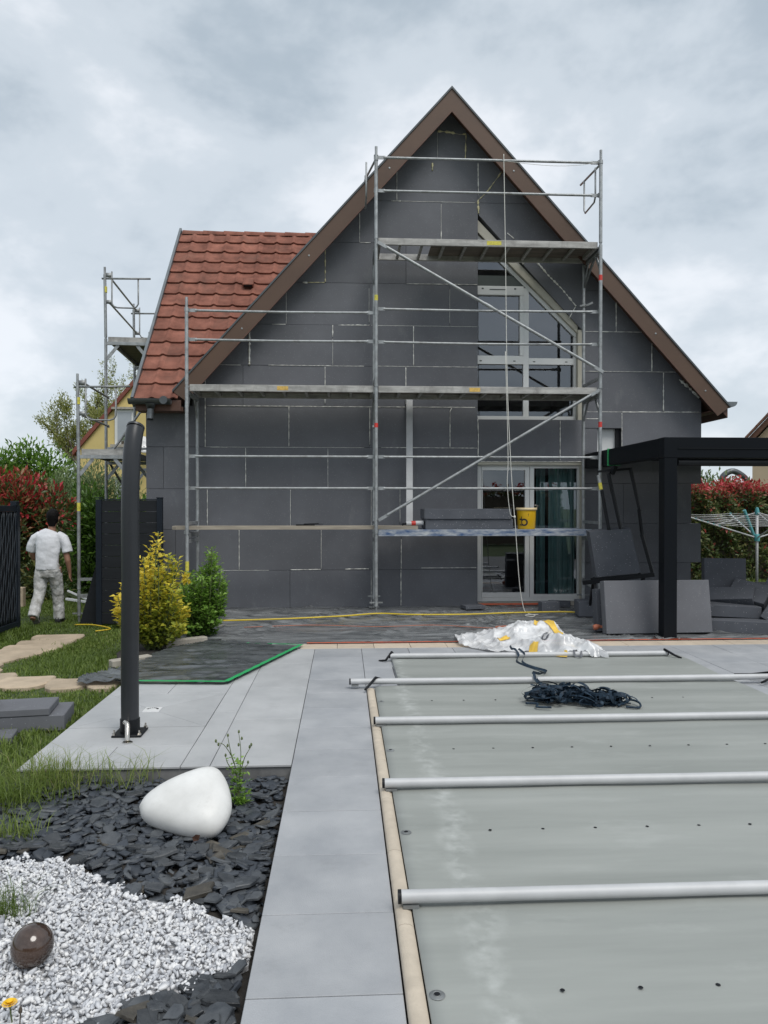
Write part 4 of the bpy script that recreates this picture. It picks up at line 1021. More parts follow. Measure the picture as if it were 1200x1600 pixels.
# end guards of the top lift: a bar and a U loop running back from each post
for x, sg in ((XM, -1), (XR, 1), ):
    m = MB(); x_ = x - 0.035 if sg > 0 else x - 0.13
    m.tube([(x, YO, 6.20), (x_, YI + .05, 6.24)], 0.015, 10)
    pts = [(x_, YO + .12, 6.20), (x_, YO + .12, 5.80), (x_, YO + .17, 5.74), (x_, YI - .17, 5.74), (x_, YI - .12, 5.80), (x_, YI - .12, 6.23)]
    m.tube(pts, 0.0125, 10); m.build('end_guard', M['galv'], scaf, smooth=True)
    m = MB(); m.bar((x, YO, 5.05), (x, YI, 5.05), .045, .05); m.bar((x, YO + .25, 4.99), (x, YI - .02, 4.72), .02, .05); m.build('bracket', M['galv_dull'], scaf)
for y_, z_ in ((YI, 4.42),):                            # swivel coupler on the inner right post
    m = MB(); m.tube([(XR, y_, z_), (XR, y_, z_ + .05)], .034, 12); m.bar((XR + .03, y_ - .02, z_ + .02), (XR + .12, y_ - .05, z_ + .06), .03, .03); m.bar((XR - .07, y_ - .03, z_ + .01), (XR + .01, y_ - .03, z_ + .03), .02, .025); m.build('coupler', M['galv_dull'], scaf)
m = MB(); m.tube([(XM - .05, YO + .03, 2.57), (XM, YO + .03, 2.57)], .03, 10); m.build('coupler', M['galv_dull'], scaf)
m = MB(); m.bar((XL, YO + .02, 1.10), (XL, YI - .02, 1.10), .05, .06); m.bar((XL - .03, YO + .02, 1.14), (XL - .03, YO + .25, 1.14), .03, .04); m.build('bracket', M['galv_dull'], scaf)
m = MB(); m.tube([(XR, YI, 0.42), (XR + .02, YI - .12, .36), (XR, YO + .05, 0.30)], .02, 10); m.build('brace_tube', M['galv'], scaf, smooth=True)

# scaffold at the left gable end, standing on the lawn
sc2 = empty('scaffold', (-3.45, 12.5, -0.2), 'smaller grey scaffold standing on the lawn at the left gable end', 'scaffold')
sx0, sx1 = -3.80, -3.10
for y_ in (11.1, 12.72, 15.0):
    for x in (sx0, sx1): jack(sc2, x, y_, -0.212, -0.03)
    frame(sc2, y_, -0.08, 0.30, sx0, sx1, 'y'); frame(sc2, y_, 0.30, 2.30, sx0, sx1, 'y')
    if y_ > 12: frame(sc2, y_, 2.30, 4.27, sx0, sx1, 'y')
for y_, z0, z1 in ((11.1, 2.30, 3.39), (12.72, 4.27, 5.42), (15.0, 4.27, 5.42)):
    m = MB(); m.tube([(sx0, y_, z0), (sx0 - .012, y_, z1 - .12)], .0235, 14); m.tube([(sx0 - .012, y_, z1 - .12), (sx0 - .012, y_, z1)], .0185, 12); m.build('guard_post', M['galv'], sc2, angle=40)
    zb = z1 - .19
    m = MB(); m.tube([(sx0 - .06, y_, zb), (sx1 + .02, y_ - .01, zb + .02)], .0155, 10); x0_, x1_ = sx0 + .10, sx0 + .52
    m.tube([(x0_, y_, zb + .12), (x0_, y_, zb - .40), (x0_ + .03, y_, zb - .45), (x0_ + .09, y_, zb - .47), (x1_ - .09, y_, zb - .47), (x1_ - .03, y_, zb - .45), (x1_, y_, zb - .40), (x1_, y_, zb)], .0125, 10)
    m.bar((sx0, y_, zb + .06), (sx0 + .11, y_, zb + .06), .02, .07); m.bar((sx0, y_, zb - .38), (sx0 + .11, y_, zb - .38), .02, .06)
    m.build('end_guard', M['galv_dull'], sc2, smooth=True)
for ya, yb, zt in ((11.1, 12.72, 3.27), (11.1, 12.72, 2.80), (12.72, 15.0, 5.28), (12.72, 15.0, 4.85)):
    rail(sc2, (sx0 + .05, ya, zt), (sx0 + .05, yb, zt))


def deckY(root, y0, y1, z):
    b = MB(); x0, x1 = sx0 + .03, sx1 - .03
    b.box(x0, x0 + .035, y0, y1, z - .085, z + .006, .004); b.box(x1 - .035, x1, y0, y1, z - .085, z + .006, .004); b.box(x0 + .036, x1 - .036, y0, y0 + .04, z - .08, z + .004); b.box(x0 + .036, x1 - .036, y1 - .04, y1, z - .08, z + .004)
    d = b.build('deck', M['deck'], root); MB().box(x0 + .036, x1 - .036, y0 + .041, y1 - .041, z - .03, z - .001).build('deck_panel', M['deckply'], d)


sc2.rotation_euler = (0, 0, R(3.9)); sc2.location = (-3.545, 12.48, -.2)
deckY(sc2, 11.13, 12.69, 2.31); deckY(sc2, 12.75, 14.97, 4.28)
m = MB(); m.tube([(-3.72, 12.6, 2.32), (-3.24, 12.6, 3.02)], .02, 10); m.bar((-3.24, 12.6, 3.02), (-3.20, 12.6, 3.08), .02, .045); m.build('diagonal_brace', M['galv'], sc2)
m = MB(); m.tube([(-3.75, 12.75, 2.2), (-3.15, 14.9, 0.4)], .02, 10); m.build('diagonal_brace', M['galv_dull'], sc2)
band(sc2, sx0, 11.1, 1.42, 'sticker_y', .12); band(sc2, sx0, 11.1, 2.95, 'sticker_y', .10); band(sc2, sx0, 12.72, 5.0, 'sticker_y', .10)

# ------------------------------------------------------------------ things on the scaffold
pl = MB(); pl.prismZ([(-2.33, 10.40), (-2.27, 10.36), (1.02, 10.35), (1.02, 10.58), (-2.27, 10.585), (-2.33, 10.55)], 1.173, 1.222, .006)
pl.build('wooden_plank', M['wood'], None, label='long weathered wooden plank laid across the left scaffold bay', cat='plank')
st = MB(); st.bar((0.937, 10.74, 1.225), (0.969, 11.125, 3.10), 0.095, 0.02, .003, up=(0, 1, 0)); st.build('straightedge', M['alu'], None, label='long aluminium straightedge leaning against the dark wall', cat='straightedge')
for k, (x0, x1, dy_, lab) in enumerate(((1.125, 2.345, 0.0, 'lower of two grey foam boards stacked on the blue scaffold deck'), (1.105, 2.32, -0.02, 'upper of two grey foam boards stacked on the blue scaffold deck'))):
    MB().box(x0, x1, 10.36 + dy_, 10.88 + dy_, 1.172 + .142 * k, 1.312 + .142 * k, .004).build('foam_board', M['eps_cut'], None, label=lab, cat='foam board', group='foam boards stacked on the deck')
bk = empty('bucket', (2.56, 10.48, 1.172), 'yellow plastic bucket with black print standing on the blue deck', 'bucket')
MB().lathe([(0, .001), (.117, 0), (.122, .006), (.134, .27), (.130, .272), (.118, .012), (0, .012)], 32, Matrix.Translation((2.56, 10.48, 1.172))).build('body', M['yellow_plastic'], bk, angle=40)
MB().lathe([(.133, .268), (.146, .262), (.149, .275), (.148, .29), (.140, .297), (.128, .292), (.130, .27)], 32, Matrix.Translation((2.56, 10.48, 1.172))).build('rim', M['cream_plastic'], bk, smooth=True)
# printed ring with a stem, wrapped on the bucket wall
def on_bucket(a, z, off=.0012): r = .122 + (.134 - .122) * (z - .006) / .264 + off; return (2.56 + r * math.sin(a), 10.48 - r * math.cos(a), 1.172 + z)
mk = MB(); vs = []; fs = []
for i in range(29):
    t = R(-150 + 300 * i / 28)
    for rr in (.030, .052): vs.append(on_bucket(-.48 + rr * math.cos(t) / .128, .095 + rr * math.sin(t)))
fs = [(2 * i, 2 * i + 2, 2 * i + 3, 2 * i + 1) for i in range(28)]; mk.add(vs, fs)
def patch(m, fn, a0, a1, z0, z1, n=8):
    vs = []; 
    for i in range(n + 1):
        a = a0 + (a1 - a0) * i / n; vs += [fn(a, z0), fn(a, z1)]
    m.add(vs, [(2 * i, 2 * i + 2, 2 * i + 3, 2 * i + 1) for i in range(n)])
patch(mk, on_bucket, -1.05, -.72, .125, .147); patch(mk, on_bucket, -.82, -.72, .045, .175); patch(mk, on_bucket, -1.05, -.86, .05, .068)
mk.build('printed_mark', M['print'], bk, recalc=False)
mk = MB(); patch(mk, on_bucket, -.06, .0, .20, .215, 3); patch(mk, on_bucket, -.05, .01, .18, .19, 3); mk.build('printed_mark', M['print'], bk, recalc=False)
m = MB(); m.tube([(2.69, 10.50, 1.45), (2.73, 10.50, 1.49), (2.72, 10.46, 1.505), (2.66, 10.42, 1.505)], .006, 8); m.build('handle', M['steel'], bk, smooth=True)
gn = empty('foam_gun', (0.98, 10.42, 1.222), 'silver foam canister with red print lying on the plank end', 'canister')
m = MB(); m.tube([(0.86, 10.40, 1.252), (1.10, 10.43, 1.262)], .032, 16); m.build('canister', M['alu'], gn, angle=40)
m = MB(); m.tube([(0.93, 10.408, 1.2548), (0.99, 10.416, 1.2573)], .0325, 16, cap=False); m.build('print_band', M['red_tape'], gn)
m = MB(); m.tube([(1.10, 10.43, 1.262), (1.13, 10.434, 1.263)], [.03, .014], 14); m.tube([(0.80, 10.39, 1.238), (0.86, 10.40, 1.25)], [.008, .016], 10); m.bar((0.83, 10.39, 1.25), (0.80, 10.39, 1.232), .02, .03); m.build('nozzle', M['black'], gn)
tl = MB(); tl.bar((-0.66, 10.45, 1.2325), (-0.40, 10.47, 1.2325), .03, .02, .004); tl.bar((-0.42, 10.47, 1.24), (-0.28, 10.44, 1.245), .012, .008); tl.bar((-0.55, 10.44, 1.245), (-0.35, 10.50, 1.25), .02, .012)
tl.build('hand_tool', M['black'], None, label='small black hand tool lying on the wooden plank', cat='tool')
# rope
pts = [(2.19, 10.28, 6.255), (2.188, 10.262, 6.20), (2.20, 10.215, 5.0), (2.225, 10.20, 3.2), (2.28, 10.20, 2.0), (2.325, 10.19, 1.36), (2.33, 10.19, 1.34), (2.36, 10.19, 0.9), (2.40, 10.19, 0.4), (2.45, 10.17, 0.10), (2.50, 10.12, 0.035), (2.56, 10.0, 0.032), (2.50, 9.86, 0.032), (2.42, 9.92, .032), (2.46, 10.02, .034), (2.62, 10.05, .032)]
m = MB()
def smooth_pts(P, k=6):
    P = [Vector(p) for p in P]; out = []
    for i in range(len(P) - 1):
        p0, p1, p2, p3 = P[max(i - 1, 0)], P[i], P[i + 1], P[min(i + 2, len(P) - 1)]
        for j in range(k):
            t = j / k; out.append(0.5 * ((2 * p1) + (-p0 + p2) * t + (2 * p0 - 5 * p1 + 4 * p2 - p3) * t * t + (-p0 + 3 * p1 - 3 * p2 + p3) * t ** 3))
    return out + [P[-1]]
m.tube(smooth_pts(pts), .0052, 7); m.tube(smooth_pts([(2.20, 10.205, 3.6), (2.235, 10.19, 2.2), (2.225, 10.19, 1.8), (2.265, 10.19, 1.40), (2.325, 10.19, 1.35)]), .0045, 7); m.lathe([(0, -.02), (.014, -.012), (.016, 0), (.012, .014), (0, .02)], 10, Matrix.Translation((2.327, 10.19, 1.345)))
m.build('rope', M['rope'], None, smooth=True, label='thin white rope hanging from the top rail down to the ground', cat='rope')
m = MB(); m.tube(smooth_pts([(2.17, 10.27, 6.22), (2.5, 10.25, 6.175), (2.9, 10.25, 6.155), (3.25, 10.25, 6.175), (3.51, 10.25, 6.225)]), .003, 6); m.build('cord', M['rope'], None, smooth=True, label='slack thin cord strung under the topmost guardrail', cat='cord')

# ------------------------------------------------------------------ films, tapes and cables on the terrace
def film(name, poly, res, z0, amp, mat, label, seed):
    xs_ = [p[0] for p in poly]; ys_ = [p[1] for p in poly]; r2 = np.random.default_rng(seed)
    gx = np.arange(min(xs_), max(xs_) + res, res); gy = np.arange(min(ys_), max(ys_) + res, res); GX, GY = np.meshgrid(gx, gy); Zf = np.zeros_like(GX)
    for _ in range(110):
        a = r2.normal(0.0, 0.55) ; cx, cy = r2.uniform(min(xs_), max(xs_)), r2.uniform(min(ys_), max(ys_)); L = r2.uniform(.3, 1.2); w_ = r2.uniform(.012, .04)
        u = (GX - cx) * math.cos(a) + (GY - cy) * math.sin(a); v = -(GX - cx) * math.sin(a) + (GY - cy) * math.cos(a) + 0.05 * np.sin(u * 4 + cx * 9)
        Zf += r2.uniform(.3, 1) * amp * np.exp(-(u / L) ** 2) * np.exp(-(v / w_) ** 2)
    Zf += amp * 0.18 * (np.sin(GX * 7 + 3 * np.sin(GY * 4)) * np.sin(GY * 9 + 2 * np.sin(GX * 3)) + 1)
    GZ = (z0(GX, GY) if callable(z0) else z0) + np.minimum(Zf, amp * 1.5)
    nx, ny = len(gx), len(gy); ii = (np.arange(ny - 1)[:, None] * nx + np.arange(nx - 1)[None]).ravel()
    F = np.stack([ii, ii + 1, ii + nx + 1, ii + nx], 1); V = np.stack([GX, GY, GZ], -1).reshape(-1, 3)
    cen = V[F].mean(1); F = F[inpoly(cen[:, 0], cen[:, 1], poly)]
    us, inv = np.unique(F, return_inverse=True)
    o = mesh_np(name, V[us], inv.reshape(F.shape), M[mat], smooth=True); return tag(o, label, 'plastic sheet')


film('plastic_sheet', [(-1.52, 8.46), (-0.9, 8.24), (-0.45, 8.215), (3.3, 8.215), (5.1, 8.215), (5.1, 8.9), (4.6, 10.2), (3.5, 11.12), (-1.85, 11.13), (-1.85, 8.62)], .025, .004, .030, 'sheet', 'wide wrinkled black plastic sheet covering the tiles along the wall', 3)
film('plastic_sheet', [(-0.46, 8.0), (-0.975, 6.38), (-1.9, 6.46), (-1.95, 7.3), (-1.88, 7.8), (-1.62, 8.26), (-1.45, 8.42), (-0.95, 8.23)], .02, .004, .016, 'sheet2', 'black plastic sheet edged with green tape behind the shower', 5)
crz = lambda x, y: np.asarray(lawn_z(x, y)) + .035 + .03 * np.abs(np.sin(x * 19 + y * 7 + 2 * np.sin(y * 9))) * np.abs(np.sin(y * 16 - x * 8)) + .022 * (1 - np.abs(np.sin(x * 37 - y * 29 + 3 * np.sin(x * 11)))) ** 2
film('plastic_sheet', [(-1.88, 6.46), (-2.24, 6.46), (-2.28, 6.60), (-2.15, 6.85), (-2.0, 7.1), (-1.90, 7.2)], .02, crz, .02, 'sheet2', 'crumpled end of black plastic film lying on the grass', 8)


def tape(pts, w, z, mat, label, cat='tape'):
    m = MB()
    for i, (a, b) in enumerate(zip(pts[:-1], pts[1:])):
        a_, b_ = Vector((*a, 0)), Vector((*b, 0)); d = (b_ - a_); n = max(2, int(d.length / .05)); nn = Vector((-d.y, d.x, 0)).normalized(); vs = []
        for k in range(n + 1):
            p = a_.lerp(b_, k / n); ww = w / 2 * (1 + .12 * math.sin(k * 1.7)); zz_ = z + i * .0012 + .0015 * abs(math.sin(k * .9))
            vs += [p - nn * ww + Vector((0, 0, zz_)), p + nn * ww + Vector((0, 0, zz_))]
        m.add(vs, [(2 * k, 2 * k + 1, 2 * k + 3, 2 * k + 2) for k in range(n)])
    m.build('tape', M[mat], None, recalc=False, label=label, cat=cat)


tape([(-1.86, 6.45), (-0.985, 6.375), (-0.45, 8.02)], .045, .028, 'green_tape', 'bright green tape along the front edges of the shower-side sheet')
tape([(-1.05, 8.20), (-0.43, 8.06)], .03, .020, 'green_tape', 'short green tape strip at the back corner of the sheet')
tape([(-0.40, 8.205), (5.0, 8.215)], .045, .012, 'orange', 'long orange-red tape along the front edge of the wall sheet')
MB().box(2.0, 3.2, 11.06, 11.10, .03, .05).build('floor_strip', M['orange'], None, label='flat orange-red strip on the floor under the patio door', cat='strip')
m = MB(); m.tube(smooth_pts([(-1.62, 9.62, .045), (-0.8, 9.70, .05), (0.0, 9.92, .05), (0.46, 10.12, .05), (0.9, 10.0, .05), (1.6, 9.98, .05), (2.3, 10.10, .05), (3.0, 10.15, .05), (3.3, 10.0, .05)], 10), .0105, 8)
m.build('garden_hose', M['hose'], None, smooth=True, label='yellow hose lying across the black sheet along the wall', cat='hose')
m = MB(); P = [(-1.2, 9.15, .035), (-0.4, 9.28, .035), (0.4, 9.12, .035), (1.1, 9.20, .035), (1.7, 8.96, .035), (1.95, 8.90, .04)]
for k in range(26): a = k * 1.1; P.append((1.98 + .14 * math.cos(a) * (1 + .3 * math.sin(k)), 8.88 + .09 * math.sin(a), .04 + .004 * (k % 5)))
P += [(2.15, 9.1, .036), (2.35, 9.3, .036), (2.6, 9.25, .036)]
m.tube(smooth_pts(P, 5), .004, 6); m.build('extension_cord', M['orange_cord'], None, smooth=True, label='thin orange cord coiled on the black sheet near the sack', cat='cord')
m = MB(); m.lathe([(0, 0), (.028, .0), (.036, .03), (.028, .07), (.014, .09), (0, .09)], 12, Matrix.Translation((2.93, 8.72, .065)) @ Matrix.Rotation(R(75), 4, 'Y')); m.bar((2.98, 8.72, .07), (3.06, 8.70, .085), .03, .03, .005)
m.build('plug_connector', M['orange_cord'], None, angle=40, label='orange cable connector lying beside the leaning board', cat='connector')

# loose offcuts by the scaffold foot
for (x, y_, a, sx_, sy_, sz_, lab) in ((2.86, 10.4, 8, .26, .14, .14, 'small foam offcut on the floor left of the right scaffold foot'), (3.30, 10.0, -5, .34, .30, .20, 'dark square foam offcut in front of the right scaffold foot'),
                                       (1.85, 10.75, 12, .30, .22, .05, 'thin flat foam offcut on the floor left of the patio door'), (3.15, 10.9, -20, .32, .14, .08, 'thin foam offcut lying at the patio door threshold')):
    MB().box(-sx_ / 2, sx_ / 2, -sy_ / 2, sy_ / 2, 0, sz_, .004, Matrix.Translation((x, y_, .024)) @ Matrix.Rotation(R(a), 4, 'Z')).build('foam_offcut', M['eps_cut'], None, label=lab, cat='foam offcut', group='foam offcuts along the wall')

# ------------------------------------------------------------------ pergola
pg = empty('pergola', (3.64, 8.31, 0), 'black aluminium pergola with a square post at the right', 'pergola')
MB().box(3.565, 3.715, 8.235, 8.385, 0.008, 2.03, .004).build('post', M['pergola'], pg)
MB().box(3.53, 3.75, 8.20, 8.42, 0.0, 0.012, .003).build('base_plate', M['black'], pg)
m = MB()
for x in (3.55, 3.73):
    for y_ in (8.22, 8.40): m.lathe([(0, .022), (.009, .022), (.009, .006), (0.012, .006), (.012, 0)], 6, Matrix.Translation((x, y_, .012)))
m.build('anchor_bolt', M['galv_dull'], pg)
MB().box(3.562, 7.9, 8.233, 8.387, 2.032, 2.262, .004).build('front_beam', M['pergola'], pg)
MB().box(3.563, 3.713, 8.39, 11.02, 2.045, 2.26, .004).build('side_beam', M['pergola'], pg)
MB().box(3.58, 7.9, 11.025, 11.13, 2.17, 2.262, .003).build('wall_beam', M['pergola'], pg)
MB().box(3.72, 7.9, 8.222, 8.2325, 2.135, 2.142).build('beam_groove', M['black'], pg)
m = MB(); m.tube([(3.74, 8.30, 1.985), (7.9, 8.30, 1.985)], .042, 16); m.build('screen_roller', M['black'], pg, angle=40)
for k in range(13):
    y_ = 8.46 + k * .2
    MB().box(3.72, 7.88, -.105, .105, -.01, .01, .003, Matrix.Translation((0, y_, 2.222)) @ Matrix.Rotation(R(9), 4, 'X')).build('louvre', M['pergola'], pg)
MB().box(7.75, 7.9, 8.235, 8.385, 0.0, 2.03, .004).build('post', M['pergola'], pg)
band_ = MB(); band_.box(3.553, 3.723, 10.0, 10.03, 2.038, 2.267); band_.build('green_tie', M['green_tape'], pg)

# leaning and piled foam boards on the right
def obox(name, c, size, rz=0, rx=0, ry=0, mat='eps_cut', **kw):
    sx_, sy_, sz_ = size; Mx = Matrix.Translation(c) @ Matrix.Rotation(R(rz), 4, 'Z') @ Matrix.Rotation(R(rx), 4, 'X') @ Matrix.Rotation(R(ry), 4, 'Y')
    return MB().box(-sx_ / 2, sx_ / 2, -sy_ / 2, sy_ / 2, -sz_ / 2, sz_ / 2, .005, Mx).build(name, M[mat], None, **kw)


G = dict(cat='foam board', group='loose foam boards under the pergola')
obox('foam_board', (3.64, 8.63, .318), (1.27, .13, .61), 2, -9, 0, 'eps', label='large grey foam board leaning behind the pergola post', **G)
obox('foam_board', (3.05, 8.80, .26), (.16, .14, .50), 0, -9, 0, label='narrow dark foam strip behind the left end of the leaning board', **G)
obox('foam_board', (4.86, 9.42, .425), (.50, .16, .80), -14, -4, 0, label='thick foam board standing upright behind the offcut pile', **G)
obox('foam_board', (4.93, 8.72, .075), (1.25, .45, .14), -22, 0, 0, label='long foam board lying flat at the front of the pile', **G)
obox('foam_board', (4.72, 9.02, .225), (.62, .40, .14), -10, 0, 2, label='short foam block lying on top of the front board', **G)
obox('foam_board', (5.03, 9.10, .40), (.46, .14, .30), -40, -48, 14, label='tilted foam piece propped at the top of the pile', **G)
obox('foam_board', (4.80, 9.18, .36), (.60, .13, .24), -50, -55, -10, label='slanting foam strip at the left of the pile top', **G)
obox('foam_board', (5.20, 8.80, .31), (.17, .34, .48), -25, -10, 32, label='foam piece tipped on edge in the middle of the pile', **G)
obox('foam_board', (5.62, 9.06, .22), (.9, .5, .15), -18, 0, 4, label='foam board lying at the right end of the pile', **G)
obox('foam_board', (5.55, 9.12, .42), (.5, .34, .14), -42, -30, 16, label='dark foam slab sloping on the right of the pile', **G)
obox('foam_board', (5.40, 9.35, .10), (1.1, .5, .20), 10, 0, 0, label='foam block at the bottom of the pile, mostly hidden', **G)
obox('foam_board', (4.55, 9.15, .075), (.4, .5, .15), 0, 0, 0, label='foam block on the floor behind the leaning board', **G)

# hot-wire foam cutter with a board clamped in it
ct = empty('foam_cutter', (3.6, 9.7, 0), 'black hot-wire foam cutter frame holding a grey board', 'foam cutter')
q = lambda x, z: (x, 9.62 + (z - .55) * .16, z)
m = MB(); m.bar(q(3.09, .50), q(4.03, .60), .05, .05); m.bar(q(3.20, .545), q(3.86, .60), .05, .03); m.build('base_bar', M['black'], ct)
m = MB(); m.bar(q(3.80, 2.0), q(3.90, 1.42), .035, .035); m.bar(q(3.885, 1.45), q(3.91, 1.10), .03, .03); m.bar(q(3.905, 1.12), q(4.02, .60), .035, .04); m.build('guide_bar', M['black'], ct)
m = MB(); m.bar(q(3.50, 1.93), q(3.63, 1.18), .04, .035); m.build('guide_bar', M['black'], ct)
m = MB(); m.bar(q(3.36, 1.95), q(3.82, 1.99), .03, .03); m.bar(q(3.55, 1.92), q(3.60, 2.02), .05, .05); m.build('top_bar', M['black'], ct)
m = MB(); m.bar(q(3.76, 1.02), q(3.85, .60), .035, .03); m.build('stop_bar', M['black'], ct)
m = MB(); m.tube([q(3.40, 1.70), q(3.47, 1.18)], .022, 10); m.build('cutting_bow', M['black'], ct)
m = MB(); m.tube([q(3.365, 1.90), q(3.38, 1.80)], .024, 10); m.build('bow_grip', M['galv'], ct)
m = MB(); m.tube([q(3.38, 1.80), q(3.392, 1.71)], .0245, 10); m.build('grip_band', M['sticker_y'], ct)
m = MB(); P = [q(3.20, 1.155), q(3.745, 1.20), q(3.85, .63), q(3.265, .575)]; th = Vector((0, .12, .02)); n_v = [Vector(p) for p in P]
m.add([p - Vector((0, .03, 0)) for p in n_v] + [p + th for p in n_v], [(0, 1, 2, 3), (4, 5, 6, 7), (0, 1, 5, 4), (1, 2, 6, 5), (2, 3, 7, 6), (3, 0, 4, 7)]); m.build('clamped_board', M['eps_cut'], ct)
for x in (3.25, 3.9):
    m = MB(); m.bar((x, 9.64, .56), (x - .02, 9.45, .02), .03, .03); m.bar((x, 9.66, .56), (x + .02, 9.95, .02), .03, .03); m.build('leg', M['black'], ct)

# ------------------------------------------------------------------ rotary clothes dryer
dy_ = empty('clothes_dryer', (7.42, 13.2, -.2), 'rotary clothes dryer with teal arms and hub before the hedge', 'clothes dryer')
hx, hy = 7.42, 13.2
m = MB(); m.tube([(hx, hy, -.05), (hx, hy, 1.38)], .024, 12); m.build('pole', M['alu'], dy_, smooth=True)
m = MB(); m.lathe([(0, -.06), (.045, -.06), (.05, .04), (.035, .07), (0, .07)], 14, Matrix.Translation((hx, hy, .92))); m.lathe([(0, 0), (.035, 0), (.04, .05), (.025, .12), (0, .13)], 14, Matrix.Translation((hx, hy, 1.34))); m.build('hub', M['teal'], dy_, angle=40)
tips = []
for k in range(4):
    a = R(172 + 90 * k); L = 1.30; tp = Vector((hx + L * math.cos(a), hy + L * math.sin(a), 1.33)); tips.append((a, tp))
    m = MB(); m.tube([(hx + .04 * math.cos(a), hy + .04 * math.sin(a), .93), tp], .014, 10); am = m.build('arm', M['alu'], dy_)
    b0 = Vector((hx, hy, .93)).lerp(tp, .55); m = MB(); m.tube([(hx, hy, 1.38), b0], .008, 8); m.build('strut', M['alu'], am)
    m = MB()
    for j in range(7):
        p = Vector((hx, hy, .93)).lerp(tp, .5 + j * .08); m.box(p.x - .012, p.x + .012, p.y - .012, p.y + .012, p.z - .01, p.z + .022)
    m.tube([tp - Vector((0, 0, .03)), tp + Vector((0, 0, .03))], .022, 8); m.build('line_clip', M['teal'], am)
m = MB()
for j in range(7):
    f = .5 + j * .08; ring = [Vector((hx, hy, .93)).lerp(t, f) + Vector((0, 0, .02)) for a, t in tips]
    for k in range(4):
        p0, p1 = ring[k], ring[(k + 1) % 4]; m.tube([p0, (p0 + p1) / 2 - Vector((0, 0, .02)), p1], .0035, 5)
m.build('washing_line', M['white_gloss'], dy_)
m = MB(); m.tube([(hx - .12, hy - .1, .98), (hx - .32, hy - .15, 1.42)], .028, 10); m.build('teal_lever', M['teal'], dy_)
m = MB(); m.lathe([(0, 0), (.22, 0), (.22, .12), (.06, .16), (.03, .2), (0, .2)], 16, Matrix.Translation((hx, hy, -.19))); m.build('base', M['black'], dy_, angle=40)
obox('storage_box', (7.32, 12.35, .08), (.7, .5, .22), 5, 0, 0, 'black', label='low black box on the paving in front of the clothes dryer', cat='box')

# ------------------------------------------------------------------ fence panel, gate
fp = empty('fence_panel', (-3.02, 10.78, -.2), 'dark composite fence panel beside the house corner', 'fence')
for k in range(11):
    z0 = -.16 + k * .158; MB().box(-3.40, -2.62, 10.765, 10.79, z0, z0 + .1535, .003).build('fence_board', M['anthracite'], fp)
for x in (-3.46, -2.62):
    p_ = MB().box(x, x + .075, 10.74, 10.815, -.205, 1.60 if x > -3 else 1.585, .003).build('post', M['navy'], fp); MB().box(x - .004, x + .079, 10.736, 10.819, 1.60, 1.615).build('post_cap', M['navy'], p_)
MB().box(-3.38, -2.63, 10.76, 10.80, 1.578, 1.592).build('top_rail', M['navy'], fp)
lb = MB(); lb.add([(-3.74, 10.95, -.195), (-3.46, 10.95, -.195), (-3.46, 11.0, .75), (-3.50, 11.0, .75), (-3.74, 10.90, -.195), (-3.46, 10.90, -.195), (-3.46, 10.95, .75), (-3.50, 10.95, .75)], [(0, 1, 2, 3), (4, 5, 6, 7), (0, 1, 5, 4), (1, 2, 6, 5), (2, 3, 7, 6), (3, 0, 4, 7)])
lb.build('leaning_panel', M['anthracite'], None, label='dark triangular offcut leaning at the left edge of the fence panel', cat='panel')

gt_ = empty('garden_gate', (-4.42, 9.9, -.18), 'dark blue-black open gate with a wavy relief pattern', 'gate')
GX0, GX1, GY0, GY1 = -4.47, -4.42, 9.0, 10.55
MB().box(GX0, GX1, GY0, GY1, 1.42, 1.50, .003).build('gate_frame', M['navy'], gt_); MB().box(GX0, GX1, GY0, GY1, -.14, -.07, .003).build('gate_frame', M['navy'], gt_)
MB().box(GX0 - .01, GX1 + .005, GY1 - .06, GY1 + .02, -.19, 1.50, .003).build('gate_frame', M['navy'], gt_); MB().box(GX0 - .02, GX1 + .01, GY1 - .12, GY1 - .02, 1.50, 1.56, .003).build('post_cap', M['navy'], gt_)
MB().box(GX0 + .012, GX1 - .02, GY0 + .0, GY1 - .062, -.068, 1.418).build('back_panel', M['black'], gt_)
for k in range(34):
    y0 = GY0 + .03 + k * .044; ph = k * 2.4; P = []; 
    for j in range(21):
        t = j / 20; P.append((GX1 - .012, min(y0 + .022 * math.sin(t * 15 + ph) + .008 * math.sin(t * 37 + ph * 3), GY1 - .07), -.066 + 1.482 * t))
    m = MB(); m.tube(P, .0065, 5); m.build('wavy_slat', M['navy2'], gt_, smooth=True)
for x, y0, y1, z0, z1 in ((-5.6, 13.6, 13.75, -.22, .12),):
    MB().box(-7.2, -5.35, 12.9, 13.02, -.25, .13, .01).build('retaining_wall', M['stone_path'], None, label='low ochre garden wall behind the gate and the man', cat='wall')
m = MB(); m.bar((-4.75, 13.2, -.10), (-4.15, 13.0, -.16), .05, .04, .004); m.bar((-4.8, 13.4, .02), (-4.35, 13.25, -.15), .03, .03, .004); m.build('white_slat', M['white_gloss'], None, label='white slats lying on the grass in front of the walking man', cat='slat')
# yellow cable and rubbish at the fence foot
m = MB(); m.tube(smooth_pts([(-3.75, 10.75, -.165), (-3.45, 10.62, -.15), (-3.15, 10.38, -.165), (-3.3, 10.22, -.17)]), .009, 7); m.build('cable', M['hose'], None, smooth=True, label='yellow cable loop in the grass at the fence panel foot', cat='cable')
film('plastic_sheet', [(-3.15, 10.45), (-2.75, 10.4), (-2.6, 10.7), (-3.2, 10.72)], .02, lambda x, y: np.asarray(lawn_z(x, y)) + .02 + .09 * np.abs(np.sin(x * 13 + y * 5) * np.cos(y * 9)), .03, 'sheet2', 'crumpled black film at the foot of the fence panel', 12)

